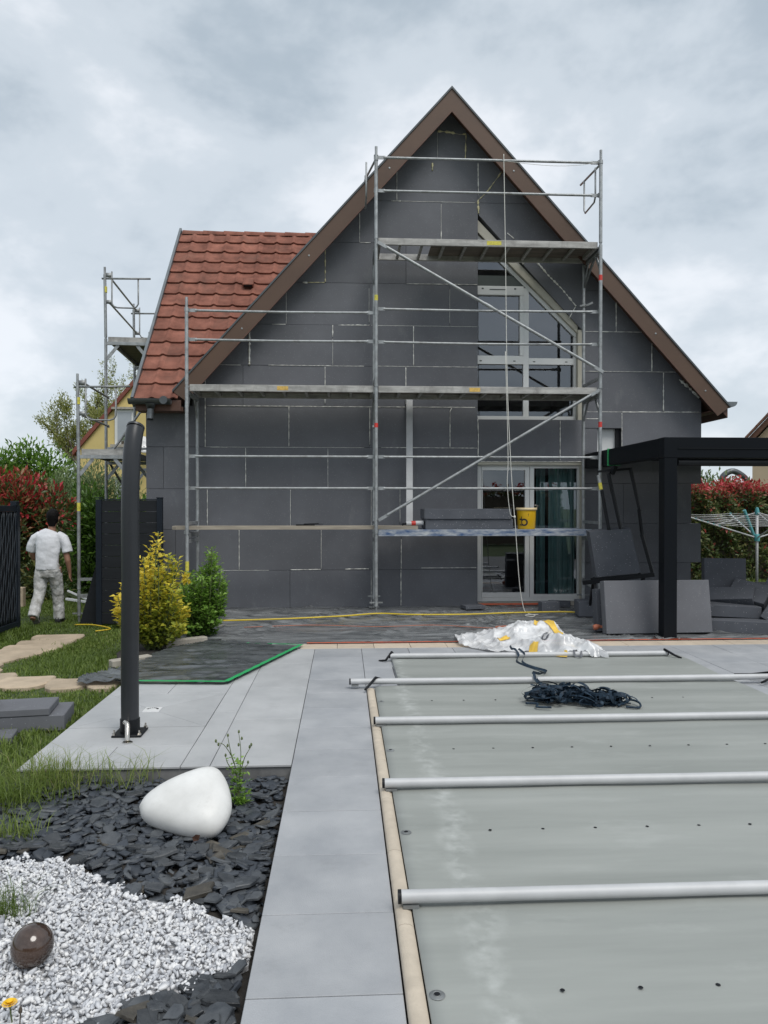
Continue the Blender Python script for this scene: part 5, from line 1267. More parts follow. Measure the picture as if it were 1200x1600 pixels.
# ------------------------------------------------------------------ solar shower
sh = empty('garden_shower', (-1.40, 5.03, 0), 'tall charcoal solar garden shower with a curved top', 'shower')
P = [(-1.405, 5.04, 0.012), (-1.405, 5.04, .5), (-1.40, 5.04, 1.0), (-1.402, 5.045, 1.45), (-1.398, 5.06, 1.76), (-1.392, 5.085, 1.92), (-1.387, 5.12, 2.015)]
m = MB(); m.tube(smooth_pts(P, 6), .057, 28); m.build('tube', M['shower'], sh, angle=50)
m = MB(); m.tube([P[-1], (-1.386, 5.128, 2.028)], .0585, 28); m.build('top_cap', M['shower'], sh, angle=40)
m = MB(); m.tube([(-1.405, 5.04, .006), (-1.405, 5.04, .10)], .063, 24); m.box(-1.50, -1.31, 4.945, 5.135, 0.0, .014, .004); m.build('foot', M['black'], sh, angle=40)
m = MB()
for x in (-1.485, -1.325):
    for y_ in (4.96, 5.12): m.tube([(x, y_, .012), (x, y_, .045)], .006, 8); m.lathe([(0, .012), (.013, .012), (.013, 0), (0, 0)], 6, Matrix.Translation((x, y_, .014)))
m.build('anchor_bolt', M['steel'], sh)
m = MB(); m.tube(smooth_pts([(-1.405, 4.985, .085), (-1.405, 4.93, .105), (-1.385, 4.905, .10), (-1.375, 4.87, .05), (-1.37, 4.85, .008)], 5), .0155, 14); m.build('foot_tap', M['steel'], sh, smooth=True)
m = MB(); m.lathe([(0, .004), (.028, .004), (.034, 0)], 18, Matrix.Translation((-1.369, 4.848, .001))); m.build('rosette', M['steel'], sh)

# ------------------------------------------------------------------ ornaments in the bed
hp = [(-.232, -.005), (-.205, .055), (-.11, .125), (.02, .178), (.105, .188), (.155, .15), (.20, .06), (.222, -.04), (.20, -.125), (.145, -.178), (.05, -.172), (-.08, -.128), (-.195, -.07)]
hv = smooth_pts([(x, y, 0) for x, y in hp + hp[:1]], 4)[:-1]; n = len(hv); vs = []; fs = []
lv = [(1.0 - .0, 0.0)]; prof_ = [(math.cos(t), math.sin(t)) for t in np.linspace(-math.pi / 2 * .93, math.pi / 2 * .93, 15)]
for (c_, s_) in prof_:
    k_ = c_ ** .62
    for p in hv: vs.append((p.x * k_ + .0, p.y * k_, .092 * s_))
L_ = len(prof_)
for r in range(L_ - 1):
    for i in range(n): fs.append((r * n + i, r * n + (i + 1) % n, (r + 1) * n + (i + 1) % n, (r + 1) * n + i))
vs += [(0, 0, -.093), (0, 0, .093)]
for i in range(n): fs += [(i, (i + 1) % n, L_ * n), ((L_ - 1) * n + i, (L_ - 1) * n + (i + 1) % n, L_ * n + 1)]
Mh = Matrix.Translation((-.76, 3.70, .050)) @ Matrix.Rotation(R(35), 4, 'X') @ Matrix.Rotation(R(-6), 4, 'Y')
m = MB(); m.add(vs, fs, Mh); lamp = m.build('garden_lamp', M['white_lamp'], None, smooth=True, label='white rounded triangular pebble lamp lying on the slate', cat='lamp')
m = MB(); m.add([(0, 0, 0), (.022, .005, .004), (.03, .0, .03), (.012, -.008, .036), (-.006, -.004, .022)], [(0, 1, 2, 3, 4)], Matrix.Translation((-.69, 3.50, -.045))); m.build('dead_leaf', M['soffit'], None, recalc=False, label='dark curled dead leaf at the foot of the white lamp', cat='leaf')
m = MB(); m.lathe([(.068 * math.cos(t) * (1 + .03 * math.sin(t)), .071 * math.sin(t)) for t in np.linspace(-math.pi / 2, math.pi / 2, 25)], 40, Matrix.Translation((-1.052, 2.60, .012)) @ Matrix.Rotation(R(14), 4, 'Y'))
m.build('ceramic_ball', M['glaze'], None, smooth=True, label='glossy dark brown ceramic ball on the white gravel', cat='ornament')

# weed beside the lamp
wd = empty('weed_plant', (-.55, 3.95, -.06), 'spindly flowering weed growing from the slate by the white lamp', 'plant')
stems = [[(-.55, 3.95, -.06), (-.555, 3.95, .08), (-.575, 3.95, .18), (-.62, 3.94, .26), (-.66, 3.93, .275)], [(-.55, 3.95, -.06), (-.54, 3.95, .10), (-.535, 3.95, .22), (-.545, 3.95, .315)],
         [(-.54, 3.95, .10), (-.515, 3.945, .19), (-.48, 3.94, .25)], [(-.556, 3.95, .1), (-.60, 3.96, .15), (-.615, 3.96, .19)], [(-.54, 3.955, .02), (-.52, 3.96, .12), (-.50, 3.965, .15)], [(-.57, 3.95, .16), (-.585, 3.94, .22), (-.60, 3.94, .30)]]
m = MB()
for s_ in stems: m.tube(smooth_pts(s_, 4), [.0035 - .0022 * i / (4 * (len(s_) - 1)) for i in range(4 * (len(s_) - 1) + 1)], 6)
m.build('stem', M['stem'], wd, smooth=True)
for p in [s_[-1] for s_ in stems] + [(-.60, 3.93, .25), (-.65, 3.95, .25), (-.53, 3.95, .28), (-.545, 3.94, .25), (-.49, 3.95, .235)]:
    MB().lathe([(0, 0), (.005, .004), (.006, .011), (.003, .018), (0, .019)], 7, Matrix.Translation(p)).build('flower_bud', M['stem'], wd)
n = 190; t = rng.random(n) ** 1.8; P = np.stack([-.545 + rng.normal(size=n) * .018 - .03 * t * (rng.random(n) > .5), 3.95 + rng.normal(size=n) * .015, -.05 + .25 * t], 1)
D = unit(n) * np.array([1, 1, .25]) + np.array([0, 0, .35]); V, F, T = leafquads(P, D, np.tile([0, 0, 1.0], (n, 1)) + unit(n) * .4, rng.uniform(.03, .065, n) * (1 - .55 * t), rng.uniform(.009, .018, n), rng.uniform(.4, 1, n)); mesh_np('leaves', V, F, M['boxleaf'], wd, tint=T)
# dandelion at the lower left
da = empty('dandelion', (-1.0, 2.18, -.06), 'yellow dandelion flower in the gravel at the lower left corner', 'flower')
m = MB(); m.tube(smooth_pts([(-1.0, 2.18, -.06), (-1.003, 2.175, -.02), (-1.005, 2.17, .018)], 4), .0022, 6); m.build('stem', M['stem'], da, smooth=True)
m = MB()
for ring, (k, rr, zz_) in enumerate(((18, .021, .022), (16, .016, .026), (12, .010, .029))):
    for i in range(k):
        a = 2 * math.pi * i / k + ring; c, s_ = math.cos(a), math.sin(a); w_ = .003
        m.add([(-1.005, 2.17, .018), (-1.005 + rr * c - w_ * s_, 2.17 + rr * s_ + w_ * c, zz_), (-1.005 + rr * 1.08 * c, 2.17 + rr * 1.08 * s_, zz_), (-1.005 + rr * c + w_ * s_, 2.17 + rr * s_ - w_ * c, zz_)], [(0, 1, 2, 3)])
m.build('petal_head', M['petal'], da, recalc=False)
m = MB(); m.lathe([(0, 0), (.005, .004), (.006, .012), (.003, .022), (0, .024)], 8, Matrix.Translation((-.965, 2.15, .0))); m.tube([(-.97, 2.152, -.06), (-.965, 2.15, .0)], .002, 5); m.build('closed_bud', M['bark'], da)
put(da, Vector(da.location) + Vector((.012, .119, 0)))

# ------------------------------------------------------------------ plastic sack
def sack_h(X, Y):
    # ridge from the flat left tip to the lump on the right
    u = (X - 1.22) / 1.25; c = 8.20 - .92 * np.clip(u, 0, 1.1) ** 1.25 + .34 * np.exp(-((u - .62) / .3) ** 2); w_ = .13 + .44 * np.clip(np.sin(np.clip(u, 0, 1) * math.pi) ** .8, 0, 1) + .04
    v = (Y - c) / w_; lump = .165 * np.exp(-((X - 2.22) / .20) ** 2 - ((Y - 7.98) / .24) ** 2) + .17 * np.exp(-((X - 1.90) / .22) ** 2 - ((Y - 7.98) / .20) ** 2) + .13 * np.exp(-((X - 2.15) / .32) ** 2 - ((Y - 7.50) / .20) ** 2) + .07 * np.exp(-((X - 1.6) / .3) ** 2 - ((Y - 8.15) / .12) ** 2) + .09 * np.exp(-((X - 2.40) / .14) ** 2 - ((Y - 7.22) / .15) ** 2)
    return u, v, lump


gx = np.linspace(1.18, 2.62, 150); gy = np.linspace(6.85, 8.62, 165); X_, Y_ = np.meshgrid(gx, gy); u_, v_, lp = sack_h(X_, Y_)
edge = 1 - np.abs(v_) + .16 * np.sin(X_ * 21 + Y_ * 6) * np.sin(X_ * 9)
fold = np.zeros_like(X_); r2 = np.random.default_rng(4)
for _ in range(70):
    a = r2.uniform(-1.3, 1.3) - .5; cx_, cy_ = r2.uniform(1.3, 2.5), r2.uniform(7.0, 8.4); L_ = r2.uniform(.1, .35); w_ = r2.uniform(.008, .026)
    uu = (X_ - cx_) * math.cos(a) + (Y_ - cy_) * math.sin(a); vv = -(X_ - cx_) * math.sin(a) + (Y_ - cy_) * math.cos(a) + .04 * np.sin(uu * 12)
    fold += r2.uniform(.008, .034) * np.exp(-(uu / L_) ** 2) * np.exp(-np.abs(vv) / w_)
rid = np.array([[(1 - abs(mnoise.noise((x * 5.5 + y * 1.5, y * 3.6, 1.3)))) ** 4 * .045 + (1 - abs(mnoise.noise((x * 13, y * 9 + x * 4, 5.1)))) ** 4 * .020 for x in gx] for y in gy]); fold = fold * .8 + rid
clampe = np.clip(edge * 3, 0, 1)
ZS = .006 + (lp + .012) * clampe ** .7 + fold * (.25 + clampe * .75) + .0
bar_y = 7.24; ZS = np.maximum(ZS, .09 * np.exp(-((Y_ - bar_y) / .05) ** 2) * (np.abs(v_) < 1.2))
ZS = np.maximum(ZS, np.where(Y_ < 7.32, .034, .006))
ok = (edge > 0) & (u_ > 0) & (u_ < 1.06)
nx, ny = 150, 165; ii = (np.arange(ny - 1)[:, None] * nx + np.arange(nx - 1)[None]).ravel(); F = np.stack([ii, ii + 1, ii + nx + 1, ii + nx], 1)
F = F[ok.ravel()[F].all(1)]; us, inv = np.unique(F, return_inverse=True); V = np.stack([X_, Y_, ZS], -1).reshape(-1, 3)[us]
sk = empty('plastic_sack', (1.95, 7.7, 0), 'crumpled translucent white plastic sack with yellow and black print', 'plastic sack')
mesh_np('film', V, inv.reshape(F.shape), M['sack'], sk, smooth=True)
from bisect import bisect
def zs(x, y):
    i = min(max(int((x - 1.18) / (1.44 / 149)), 0), 148); j = min(max(int((y - 6.85) / (1.77 / 164)), 0), 163); return float(max(ZS[j, i], ZS[j + 1, i], ZS[j, i + 1], ZS[j + 1, i + 1])) + .004
def decal(poly_fn, nu, nv, mat, name):
    vs = []; 
    for i in range(nu + 1):
        for j in range(nv + 1):
            x, y = poly_fn(i / nu, j / nv); vs.append((x, y, zs(x, y)))
    k = nv + 1; MB().add(vs, [(i * k + j, (i + 1) * k + j, (i + 1) * k + j + 1, i * k + j + 1) for i in range(nu) for j in range(nv)]).build(name, M[mat], sk, recalc=False, smooth=True)
for (xa, ya, xb, yb, w_) in ((2.03, 7.92, 2.12, 8.06, .04), (2.12, 8.06, 2.28, 7.72, .045), (1.87, 7.53, 1.95, 7.49, .09), (1.62, 7.90, 1.74, 7.84, .04), (2.06, 7.25, 2.16, 7.2, .06), (2.38, 7.9, 2.44, 7.7, .03), (2.27, 8.02, 2.33, 7.94, .05)):
    L_ = math.hypot(xb - xa, yb - ya); nx_, ny_ = -(yb - ya) / L_, (xb - xa) / L_
    decal(lambda s_, t_, xa=xa, ya=ya, xb=xb, yb=yb, w_=w_, nx_=nx_, ny_=ny_: (xa + (xb - xa) * s_ + nx_ * w_ * (t_ - .5) * (.75 + .5 * math.sin(s_ * 3)), ya + (yb - ya) * s_ + ny_ * w_ * (t_ - .5)), 10, 5, 'sack_yellow', 'printed_band')
for (cx_, cy_, r_, a0) in ((2.06, 7.62, .040, 20), (2.27, 7.22, .044, 70)):
    decal(lambda s_, t_, cx_=cx_, cy_=cy_, r_=r_, a0=a0: (cx_ + (r_ - .4 * r_ * t_) * math.cos(R(a0 + 290 * s_)), cy_ + 1.5 * (r_ - .4 * r_ * t_) * math.sin(R(a0 + 290 * s_))), 22, 2, 'sack_grey', 'printed_ring')

# ------------------------------------------------------------------ tangled strap
def ribbon_path(P, tw, w_):
    m = MB(); pts = smooth_pts(P, 5); ups = []
    for i, p in enumerate(pts):
        a = tw(i); ups.append((math.cos(a) * .6, math.sin(a) * .6, .55 + .45 * math.sin(i * .37)))
    m.ribbon(pts, ups, w_); return m


P = [(1.66, 7.46, .10), (1.64, 7.30, .10), (1.66, 7.24, .105), (1.68, 7.18, .06), (1.62, 6.98, .035), (1.70, 6.72, .038), (1.77, 6.55, .04), (1.70, 6.44, .045), (1.585, 6.26, .10), (1.575, 6.18, .105), (1.58, 6.10, .06), (1.64, 5.95, .036), (1.72, 5.82, .04), (1.70, 5.72, .05)]
st_ = empty('strap', (1.75, 5.5, .03), 'long navy webbing strap heaped in a tangle on the pool cover', 'strap')
ribbon_path(P, lambda i: .3 * math.sin(i * .2), .024).build('strap_tail', M['strap'], st_, recalc=False, smooth=True)
P2_ = [(p[0] + .035 + .03 * math.sin(i * 1.3), p[1] + .01, p[2] + .004) for i, p in enumerate(P[2:])]
ribbon_path(P2_, lambda i: .5 + .3 * math.sin(i * .2), .022).build('strap_tail', M['strap'], st_, recalc=False, smooth=True)
for part_ in range(3):
    m = MB()
    for k in range(46):
        t = random.random(); cx_ = 1.42 + .68 * t; hmax = .10 * math.exp(-((t - .30) / .34) ** 2) + .055; ra, rb_ = random.uniform(.035, .085), random.uniform(.016, .045)
        cy_ = 5.60 - .12 * t + random.gauss(0, .055); cz = .032 + random.random() * hmax * .55 + rb_ * .6
        n_ = Vector((random.gauss(0, .6), random.gauss(0, .8), random.gauss(.5, .6))).normalized(); u = n_.cross(Vector((random.gauss(0, .3), 0, 1)))
        u.normalize(); v = n_.cross(u); span = random.uniform(1.1, 2.0) * math.pi; a0 = random.uniform(0, 6.28); pts = []; ups = []
        for q_ in range(19):
            a = a0 + span * q_ / 18; p = Vector((cx_, cy_, cz)) + u * ra * math.cos(a) * 1.25 + v * rb_ * math.sin(a) + n_ * .02 * math.sin(a * .5)
            p.z = max(p.z, .040); pts.append(p); ups.append(n_ + Vector((0, 0, .15 * math.sin(a * 2))))
        m.ribbon(pts, ups, .023)
    m.v = [(x, y_, max(z_, .031)) for x, y_, z_ in m.v]
    m.build('tangle', M['strap'], st_, recalc=False, smooth=True)
m = MB(); m.tube(smooth_pts([(2.0, 5.40, .04), (2.12, 5.50, .055), (2.17, 5.44, .05), (2.14, 5.36, .036), (2.05, 5.38, .036)], 5), .008, 6); m.build('strap_loop', M['strap'], st_, smooth=True); m = MB(); m.tube(smooth_pts([(1.34, 5.50, .04), (1.42, 5.47, .045), (1.40, 5.40, .04), (1.50, 5.38, .04)], 5), .008, 6); m.build('strap_loop', M['strap'], st_, smooth=True)

# ------------------------------------------------------------------ foam boards on the lawn at the left
GL = dict(cat='foam board', group='foam boards lying on the lawn')
obox('foam_board', (-2.55, 5.40, .0), (1.2, .36, .11), 9, 0, 0, 'eps', label='rear foam board of the pair lying on the lawn at the left', **GL)
obox('foam_board', (-2.64, 5.36, .082), (1.2, .32, .05), 9, 0, 0, 'eps', label='foam board lying on top of the pair on the lawn', **GL)
obox('foam_board', (-2.96, 5.27, .152), (1.1, .28, .085), 6, 0, 0, 'eps', label='topmost foam board of the stack at the left picture edge', **GL)
obox('foam_board', (-2.74, 5.0, -.03), (1.15, .20, .05), 12, 0, 0, 'eps', label='thin foam strip lying in front of the stack on the lawn', **GL)

# ------------------------------------------------------------------ stepping stones
stones_ = [((-3.62, 9.75), .62, .36, 5), ((-3.60, 9.28), .66, .36, 8), ((-3.58, 8.82), .64, .38, 0), ((-3.60, 8.36), .62, .38, -8), ((-3.66, 7.92), .58, .36, -14), ((-3.62, 7.48), .58, .34, -10), ((-3.45, 7.10), .52, .32, 0),
          ((-3.15, 6.84), .46, .32, 15), ((-2.76, 6.70), .44, .34, 5), ((-2.36, 6.62), .38, .30, 0), ((-2.05, 6.60), .30, .26, 8), ((-3.55, 6.62), .46, .32, 30)]
stones = [((c[0], c[1]), w_ * 1.02, d_ * 1.25, a) for c, w_, d_, a in stones_]
sp = empty('stepping_path', (-3.4, 8.2, -.13), 'curving path of ochre stepping slabs crossing the lawn at the left', 'path')
sp['kind'] = 'structure'
del sp['category']
for (c, w_, d_, a) in stones:
    P = []; rr = random.Random(int(c[0] * 1000 + c[1] * 77))
    for k in range(14):
        t = 2 * math.pi * k / 14; ex_ = .62; x = w_ / 2 * (abs(math.cos(t)) ** ex_) * (1 if math.cos(t) >= 0 else -1) * rr.uniform(.94, 1.04); y_ = d_ / 2 * (abs(math.sin(t)) ** ex_) * (1 if math.sin(t) >= 0 else -1) * rr.uniform(.92, 1.03) + .05 * math.cos(t * 2)
        ca, sa_ = math.cos(R(a)), math.sin(R(a)); P.append((c[0] + x * ca - y_ * sa_, c[1] + x * sa_ + y_ * ca))
    zl = float(lawn_z(np.array(c[0]), np.array(c[1]))); MB().prismZ(P, zl - .05, zl + .04, .012).build('slab', M['stone_path'], sp)

# kerb blocks of the shrub bed
kerb = empty('kerb_blocks', (-1.7, 8.2, -.05), 'two pale concrete edging blocks along the shrub bed', 'edging')
MB().box(-.24, .24, -.05, .05, -.09, .045, .008, Matrix.Translation((-1.73, 8.36, 0)) @ Matrix.Rotation(R(36), 4, 'Z')).build('edging_block', M['concrete'], kerb)
MB().box(-.20, .20, -.05, .05, -.09, .03, .008, Matrix.Translation((-2.06, 7.42, 0)) @ Matrix.Rotation(R(40), 4, 'Z')).build('edging_block', M['concrete'], kerb)
MB().prismZ([(-2.35, 7.95), (-2.2, 7.5), (-1.98, 7.6), (-1.64, 8.42), (-1.45, 8.6), (-1.3, 9.3), (-1.9, 9.6), (-2.45, 9.4)], -.25, -.03).build('shrub_bed', M['soil']); tag(bpy.data.objects['shrub_bed'], 'dark soil under the two shrubs', kind='structure')

# ------------------------------------------------------------------ grass
def blades(X, Y, Zb, h, w_, lean, tint, mat, name, parent=None):
    n = len(X); a = rng.random(n) * 2 * np.pi; d = np.stack([np.cos(a), np.sin(a), np.zeros(n)], 1); s = np.stack([-np.sin(a), np.cos(a), np.zeros(n)], 1)
    B = np.stack([X, Y, Zb], 1); up = np.array([0, 0, 1.0]); ln = lean * rng.random(n)
    h = h[:, None]; w_ = w_[:, None]; ln = ln[:, None]
    V = np.stack([B - s * w_, B + s * w_, B + up * h * .55 + d * h * ln * .35 + s * w_ * .8, B + up * h * .55 + d * h * ln * .35 - s * w_ * .8, B + up * h * (1 - ln * .25) + d * h * ln], 1).reshape(-1, 3)
    i = np.arange(n)[:, None] * 5; F = np.concatenate([i + [0, 1, 2], i + [0, 2, 3], i + [3, 2, 4]], 1).reshape(-1, 3)
    return mesh_np(name, V, F, M[mat], parent, tint=np.repeat(tint, 3))


def stone_mask(X, Y):
    r = np.zeros(len(X), bool)
    for (c, w_, d_, a) in stones:
        ca, sa_ = math.cos(R(-a)), math.sin(R(-a)); dx_ = X - c[0]; dy__ = Y - c[1]; u = dx_ * ca - dy__ * sa_; v = dx_ * sa_ + dy__ * ca
        r |= (np.abs(u) < w_ / 2 + .0) & (np.abs(v) < d_ / 2 + .0)
    return r


n = 165000
X = rng.uniform(-6.2, -1.85, n); Y = 1.2 + 12.9 * rng.random(n) ** 1.1
ok = ~stone_mask(X, Y) & ((Y > 4.3) | (X < -1.72)) & (X < -1.865 + .03 * np.sin(Y * 17)) & ~((Y > 7.5) & (X > -2.32) & (Y < 9.6)) & (X > -.62 * Y - 1.0) & ~((X > -3.0) & (Y > 10.9)) & ~((X > -2.25) & (Y > 6.5) & (Y < 7.2))
X, Y = X[ok], Y[ok]; n = len(X)
hh = rng.uniform(.03, .065, n) * (1 + .6 * np.sin(X * 3.1) * np.sin(Y * 2.3)) * np.where(Y < 5, 1.25, 1); patch_ = np.array([mnoise.noise((x * 1.2, y * 1.2, 0)) for x, y in zip(X[:2000], Y[:2000])])
tn = np.clip(.45 + .2 * np.sin(X * 2.2 + 1) * np.sin(Y * 1.4) + rng.normal(size=n) * .2, 0, .97)
o = blades(X, Y, np.asarray(lawn_z(X, Y)) - .004, hh, rng.uniform(.0018, .0034, n) * (1 + .10 * Y), 1.1, tn, 'grass', 'lawn_grass'); tag(o, 'short green lawn grass at the left of the terrace', 'grass', kind='stuff')
# strip of grass before the right hedge
n = 9000; X = rng.uniform(5.6, 10.5, n); Y = rng.uniform(13.0, 16.5, n); o = blades(X, Y, np.full(n, -.2), rng.uniform(.05, .12, n), rng.uniform(.005, .009, n), 1.0, np.clip(rng.normal(.6, .2, n), 0, .97), 'grass', 'lawn_grass'); tag(o, 'strip of grass in front of the right hedge', 'grass', kind='stuff')
# long seeded tufts overhanging the terrace corner and the bed
def tuft(cx_, cy_, rad, n, hmax, label, zb=-.07, tn=(.45, 1.0), w_=.0022):
    X = cx_ + rng.normal(size=n) * rad; Y = cy_ + rng.normal(size=n) * rad * .6; o = blades(X, Y, np.full(n, zb), rng.uniform(.35, 1, n) * hmax, rng.uniform(.6, 1.2, n) * w_, 1.5, rng.uniform(*tn, n), 'grass', 'grass_tuft'); return tag(o, label, 'grass')


tuft(-1.62, 4.28, .12, 420, .27, 'long dry-tipped grass tuft at the left corner of the terrace')
tuft(-1.22, 4.30, .09, 90, .24, 'thin grass tuft growing along the terrace front edge')
tuft(-1.78, 4.05, .13, 650, .20, 'dense grass tuft at the left end of the slate bed', tn=(.3, .8))
tuft(-1.56, 3.62, .07, 160, .17, 'small grass tuft in the slate at the left picture edge', tn=(.4, .9))
tuft(-1.29, 2.93, .05, 190, .17, 'wispy dark grass tuft in the white gravel behind the ball', tn=(.0, .4), w_=.0015)

# ------------------------------------------------------------------ shrubs, hedges, trees
def shrub(name, base, stems, leaf, n, L, W, mat, tintf, label, cat, sr=.012, group=None, up=.6, shell=.5):
    r_ = empty(name, base, label, cat, group); m = MB()
    for s_ in stems: m.tube(smooth_pts([base, s_[0]] if not isinstance(s_, list) else [base] + s_, 3), sr, 6)
    m.build('stem', M['bark'], r_, smooth=True); V, F, T = blob_leaves(leaf, n, L, W, tintf, up, shell); mesh_np('foliage', V, F, M[mat], r_, tint=T); return r_


# golden euonymus: upright shoots with whorls of leaves
def shoots(base, tips, per, L, W, mat, tintf, label, rad=.05, n_stem=None):
    r_ = empty('leafy_shrub', base, label, 'shrub', 'shrubs beside the terrace'); m = MB(); PP, DD, NN, LL, TT = [], [], [], [], []
    for (tx, ty, tz, y0) in tips:
        b = Vector(base) + Vector((random.uniform(-.08, .08), random.uniform(-.06, .06), 0)); tp = Vector((tx, ty, tz)); c = b.lerp(tp, .5) + Vector((0, 0, .06)); c.x = tx * .75 + b.x * .25; c.y = ty * .75 + b.y * .25
        path = smooth_pts([b, c, tp], 14); m.tube(path[::3] + [tp], .006, 5)
        for k in range(per):
            t = (k / per) ** .8; i = min(int((.12 + .88 * t) * (len(path) - 1)), len(path) - 1); p = path[i]; ax = (path[min(i + 1, len(path) - 1)] - path[max(i - 1, 0)]).normalized(); a = k * 2.4; o_ = Vector((math.cos(a), math.sin(a), 0)); br = rad * (1.1 - .75 * t) * random.uniform(.3, 1.2)
            q_ = p + o_ * br; PP.append(q_[:]); DD.append((o_ * random.uniform(.4, 1) + ax * random.uniform(.0, .7) + Vector((random.uniform(-.6, .6), random.uniform(-.6, .6), random.uniform(-.2, .4))))[:]); NN.append((ax + o_ * -.3 + Vector((random.uniform(-.3, .3),) * 3))[:]); LL.append(L * random.uniform(.7, 1.2)); TT.append(tintf(t, y0))
    m.build('stem', M['stem'], r_, smooth=True); V, F, T = leafquads(np.array(PP), np.array(DD), np.array(NN), np.array(LL), np.array(LL) * W / L, np.clip(np.array(TT), 0, 1)); mesh_np('foliage', V, F, M[mat], r_, tint=T); return r_


yb = (-2.02, 8.15, -.03); tips = []
for x, z_, g_ in ((-1.985, 1.22, 1), (-2.07, 1.06, .9), (-2.12, .92, .9), (-2.18, .82, .85), (-2.05, .88, .9), (-1.86, .98, .6), (-1.83, .93, .55), (-1.90, .88, .6), (-1.95, .80, .6), (-1.79, .78, .6), (-1.84, .70, .7), (-2.24, .62, .95), (-2.33, .66, 1), (-2.36, .50, 1), (-2.28, .42, .8), (-1.76, .62, .5), (-1.73, .50, .6), (-1.72, .40, .7), (-2.14, .7, .7), (-2.0, .6, .6), (-1.9, .55, .5), (-2.1, .5, .5), (-2.2, .35, .4), (-1.8, .3, .4), (-1.95, .4, .4), (-2.05, .3, .35), (-1.7, .26, .5), (-2.15, .22, .35), (-1.88, .2, .35)):
    for k in range(2): tips.append((x + random.uniform(-.025, .025), 8.12 + random.uniform(-.22, .22), z_ - .09 * k, g_))
shoots(yb, tips, 52, .064, .046, 'euonymus', lambda t, g_: g_ * (.36 + .75 * t) + random.uniform(-.25, .16), 'tall golden-yellow variegated shrub beside the dark shower', rad=.085)
gb = (-1.66, 8.80, -.03); tips = []
for x, z_ in ((-1.50, 1.02), (-1.53, .95), (-1.60, .82), (-1.66, .78), (-1.74, .74), (-1.80, .66), (-1.84, .56), (-1.47, .82), (-1.42, .72), (-1.40, .62), (-1.43, .52), (-1.52, .70), (-1.58, .62), (-1.68, .6), (-1.76, .5), (-1.5, .42), (-1.6, .4), (-1.7, .35), (-1.84, .38), (-1.46, .32), (-1.56, .22), (-1.68, .2), (-1.8, .22), (-1.62, .5)):
    for k in range(3): tips.append((x + random.uniform(-.03, .03), 8.80 + random.uniform(-.24, .2), z_ - .06 * k, 0))
shoots(gb, tips, 66, .052, .036, 'boxleaf', lambda t, g_: .25 + .5 * t + random.uniform(-.25, .25), 'fresh green shrub between the golden shrub and the wall', rad=.095)
P = [(-1.76, 8.62, .68), (-1.745, 8.60, .71)]; n = 60; V, F, T = leafquads(np.array([[-1.77 + random.uniform(-.03, .03), 8.60, .66 + random.uniform(-.05, .06)] for _ in range(n)]), unit(n) + np.array([0, 0, .6]), unit(n), .05, .025, rng.uniform(.75, 1, n)); mesh_np('golden_shoot', V, F, M['euonymus'], bpy.data.objects['leafy_shrub.001'], tint=T)
n = 45; V, F, T = leafquads(np.array([[-1.74 + random.uniform(-.03, .03), 8.42, .30 + random.uniform(-.04, .05)] for _ in range(n)]), unit(n) + np.array([0, 0, .6]), unit(n), .05, .025, rng.uniform(.8, 1, n)); mesh_np('golden_shoot', V, F, M['euonymus'], bpy.data.objects['leafy_shrub.001'], tint=T)


def hedge(name, x0, x1, y0, y1, z0, z1, n, L, mat, label, redline, group=None, base=None):
    """clipped hedge: leaves near the faces of a box with an uneven skin; young red shoots on top"""
    r_ = empty(name, ((x0 + x1) / 2, (y0 + y1) / 2, z0), label, 'hedge', group)
    m = MB(); k = int((x1 - x0) / .5)
    for i in range(k + 1):
        x = x0 + .1 + (x1 - x0 - .2) * i / k; m.tube([(x, (y0 + y1) / 2, z0 - .02), (x + .05, (y0 + y1) / 2 + .05, (z0 + z1) / 2), (x - .05, (y0 + y1) / 2, z1 - .2)], [.03, .02, .008], 6)
    m.build('stem', M['bark'], r_)
    f = rng.random(n); X = rng.uniform(x0, x1, n); Zh = z0 + (z1 - z0) * rng.random(n) ** .85; Yh = y0 + np.abs(rng.normal(size=n)) * .16
    topm = f < .30; Zt = z1 - np.abs(rng.normal(size=n)) * .10; Yh = np.where(topm, rng.uniform(y0, y1, n), Yh); Zh = np.where(topm, Zt, Zh)
    side = (f > .93); X = np.where(side, np.where(rng.random(n) < .5, x0, x1) + rng.normal(size=n) * .05, X); Yh = np.where(side, rng.uniform(y0, y1, n), Yh)
    bump = .10 * np.sin(X * 4.3) * np.sin(Zh * 5.1 + X) + .07 * np.sin(X * 11 + Zh * 7); Yh = Yh + bump; Zh = Zh + np.where(topm, .10 * np.sin(X * 5 + 1) + .06 * np.sin(X * 13), 0)
    sho = rng.random(n) < redline; Zh = np.where(sho & topm, Zh + rng.random(n) * .26, Zh)
    P = np.stack([X, Yh, Zh], 1); D = unit(n) + np.array([0, -.5, .5]); N = unit(n) * .6 + np.array([0, -.6, .8])
    hgt = (Zh - z0) / (z1 - z0); red = np.where(sho & topm, rng.uniform(.62, 1, n), np.where(rng.random(n) < .05 + .25 * np.clip(hgt - .72, 0, 1) * 2, rng.uniform(.55, .85, n), rng.uniform(0, .52, n)))
    s_ = rng.uniform(.7, 1.2, n); V, F, T = leafquads(P, D, N, L * s_, L * .45 * s_, red); mesh_np('foliage', V, F, M[mat], r_, tint=T)
    # dense dark inside so the hedge does not show daylight
    mm_ = MB(); mm_.box(x0 + .12, x1 - .12, y0 + .22, y1 - .2, z0, z1 - .22); mm_.build('twig_core', M['bark'], r_); return r_


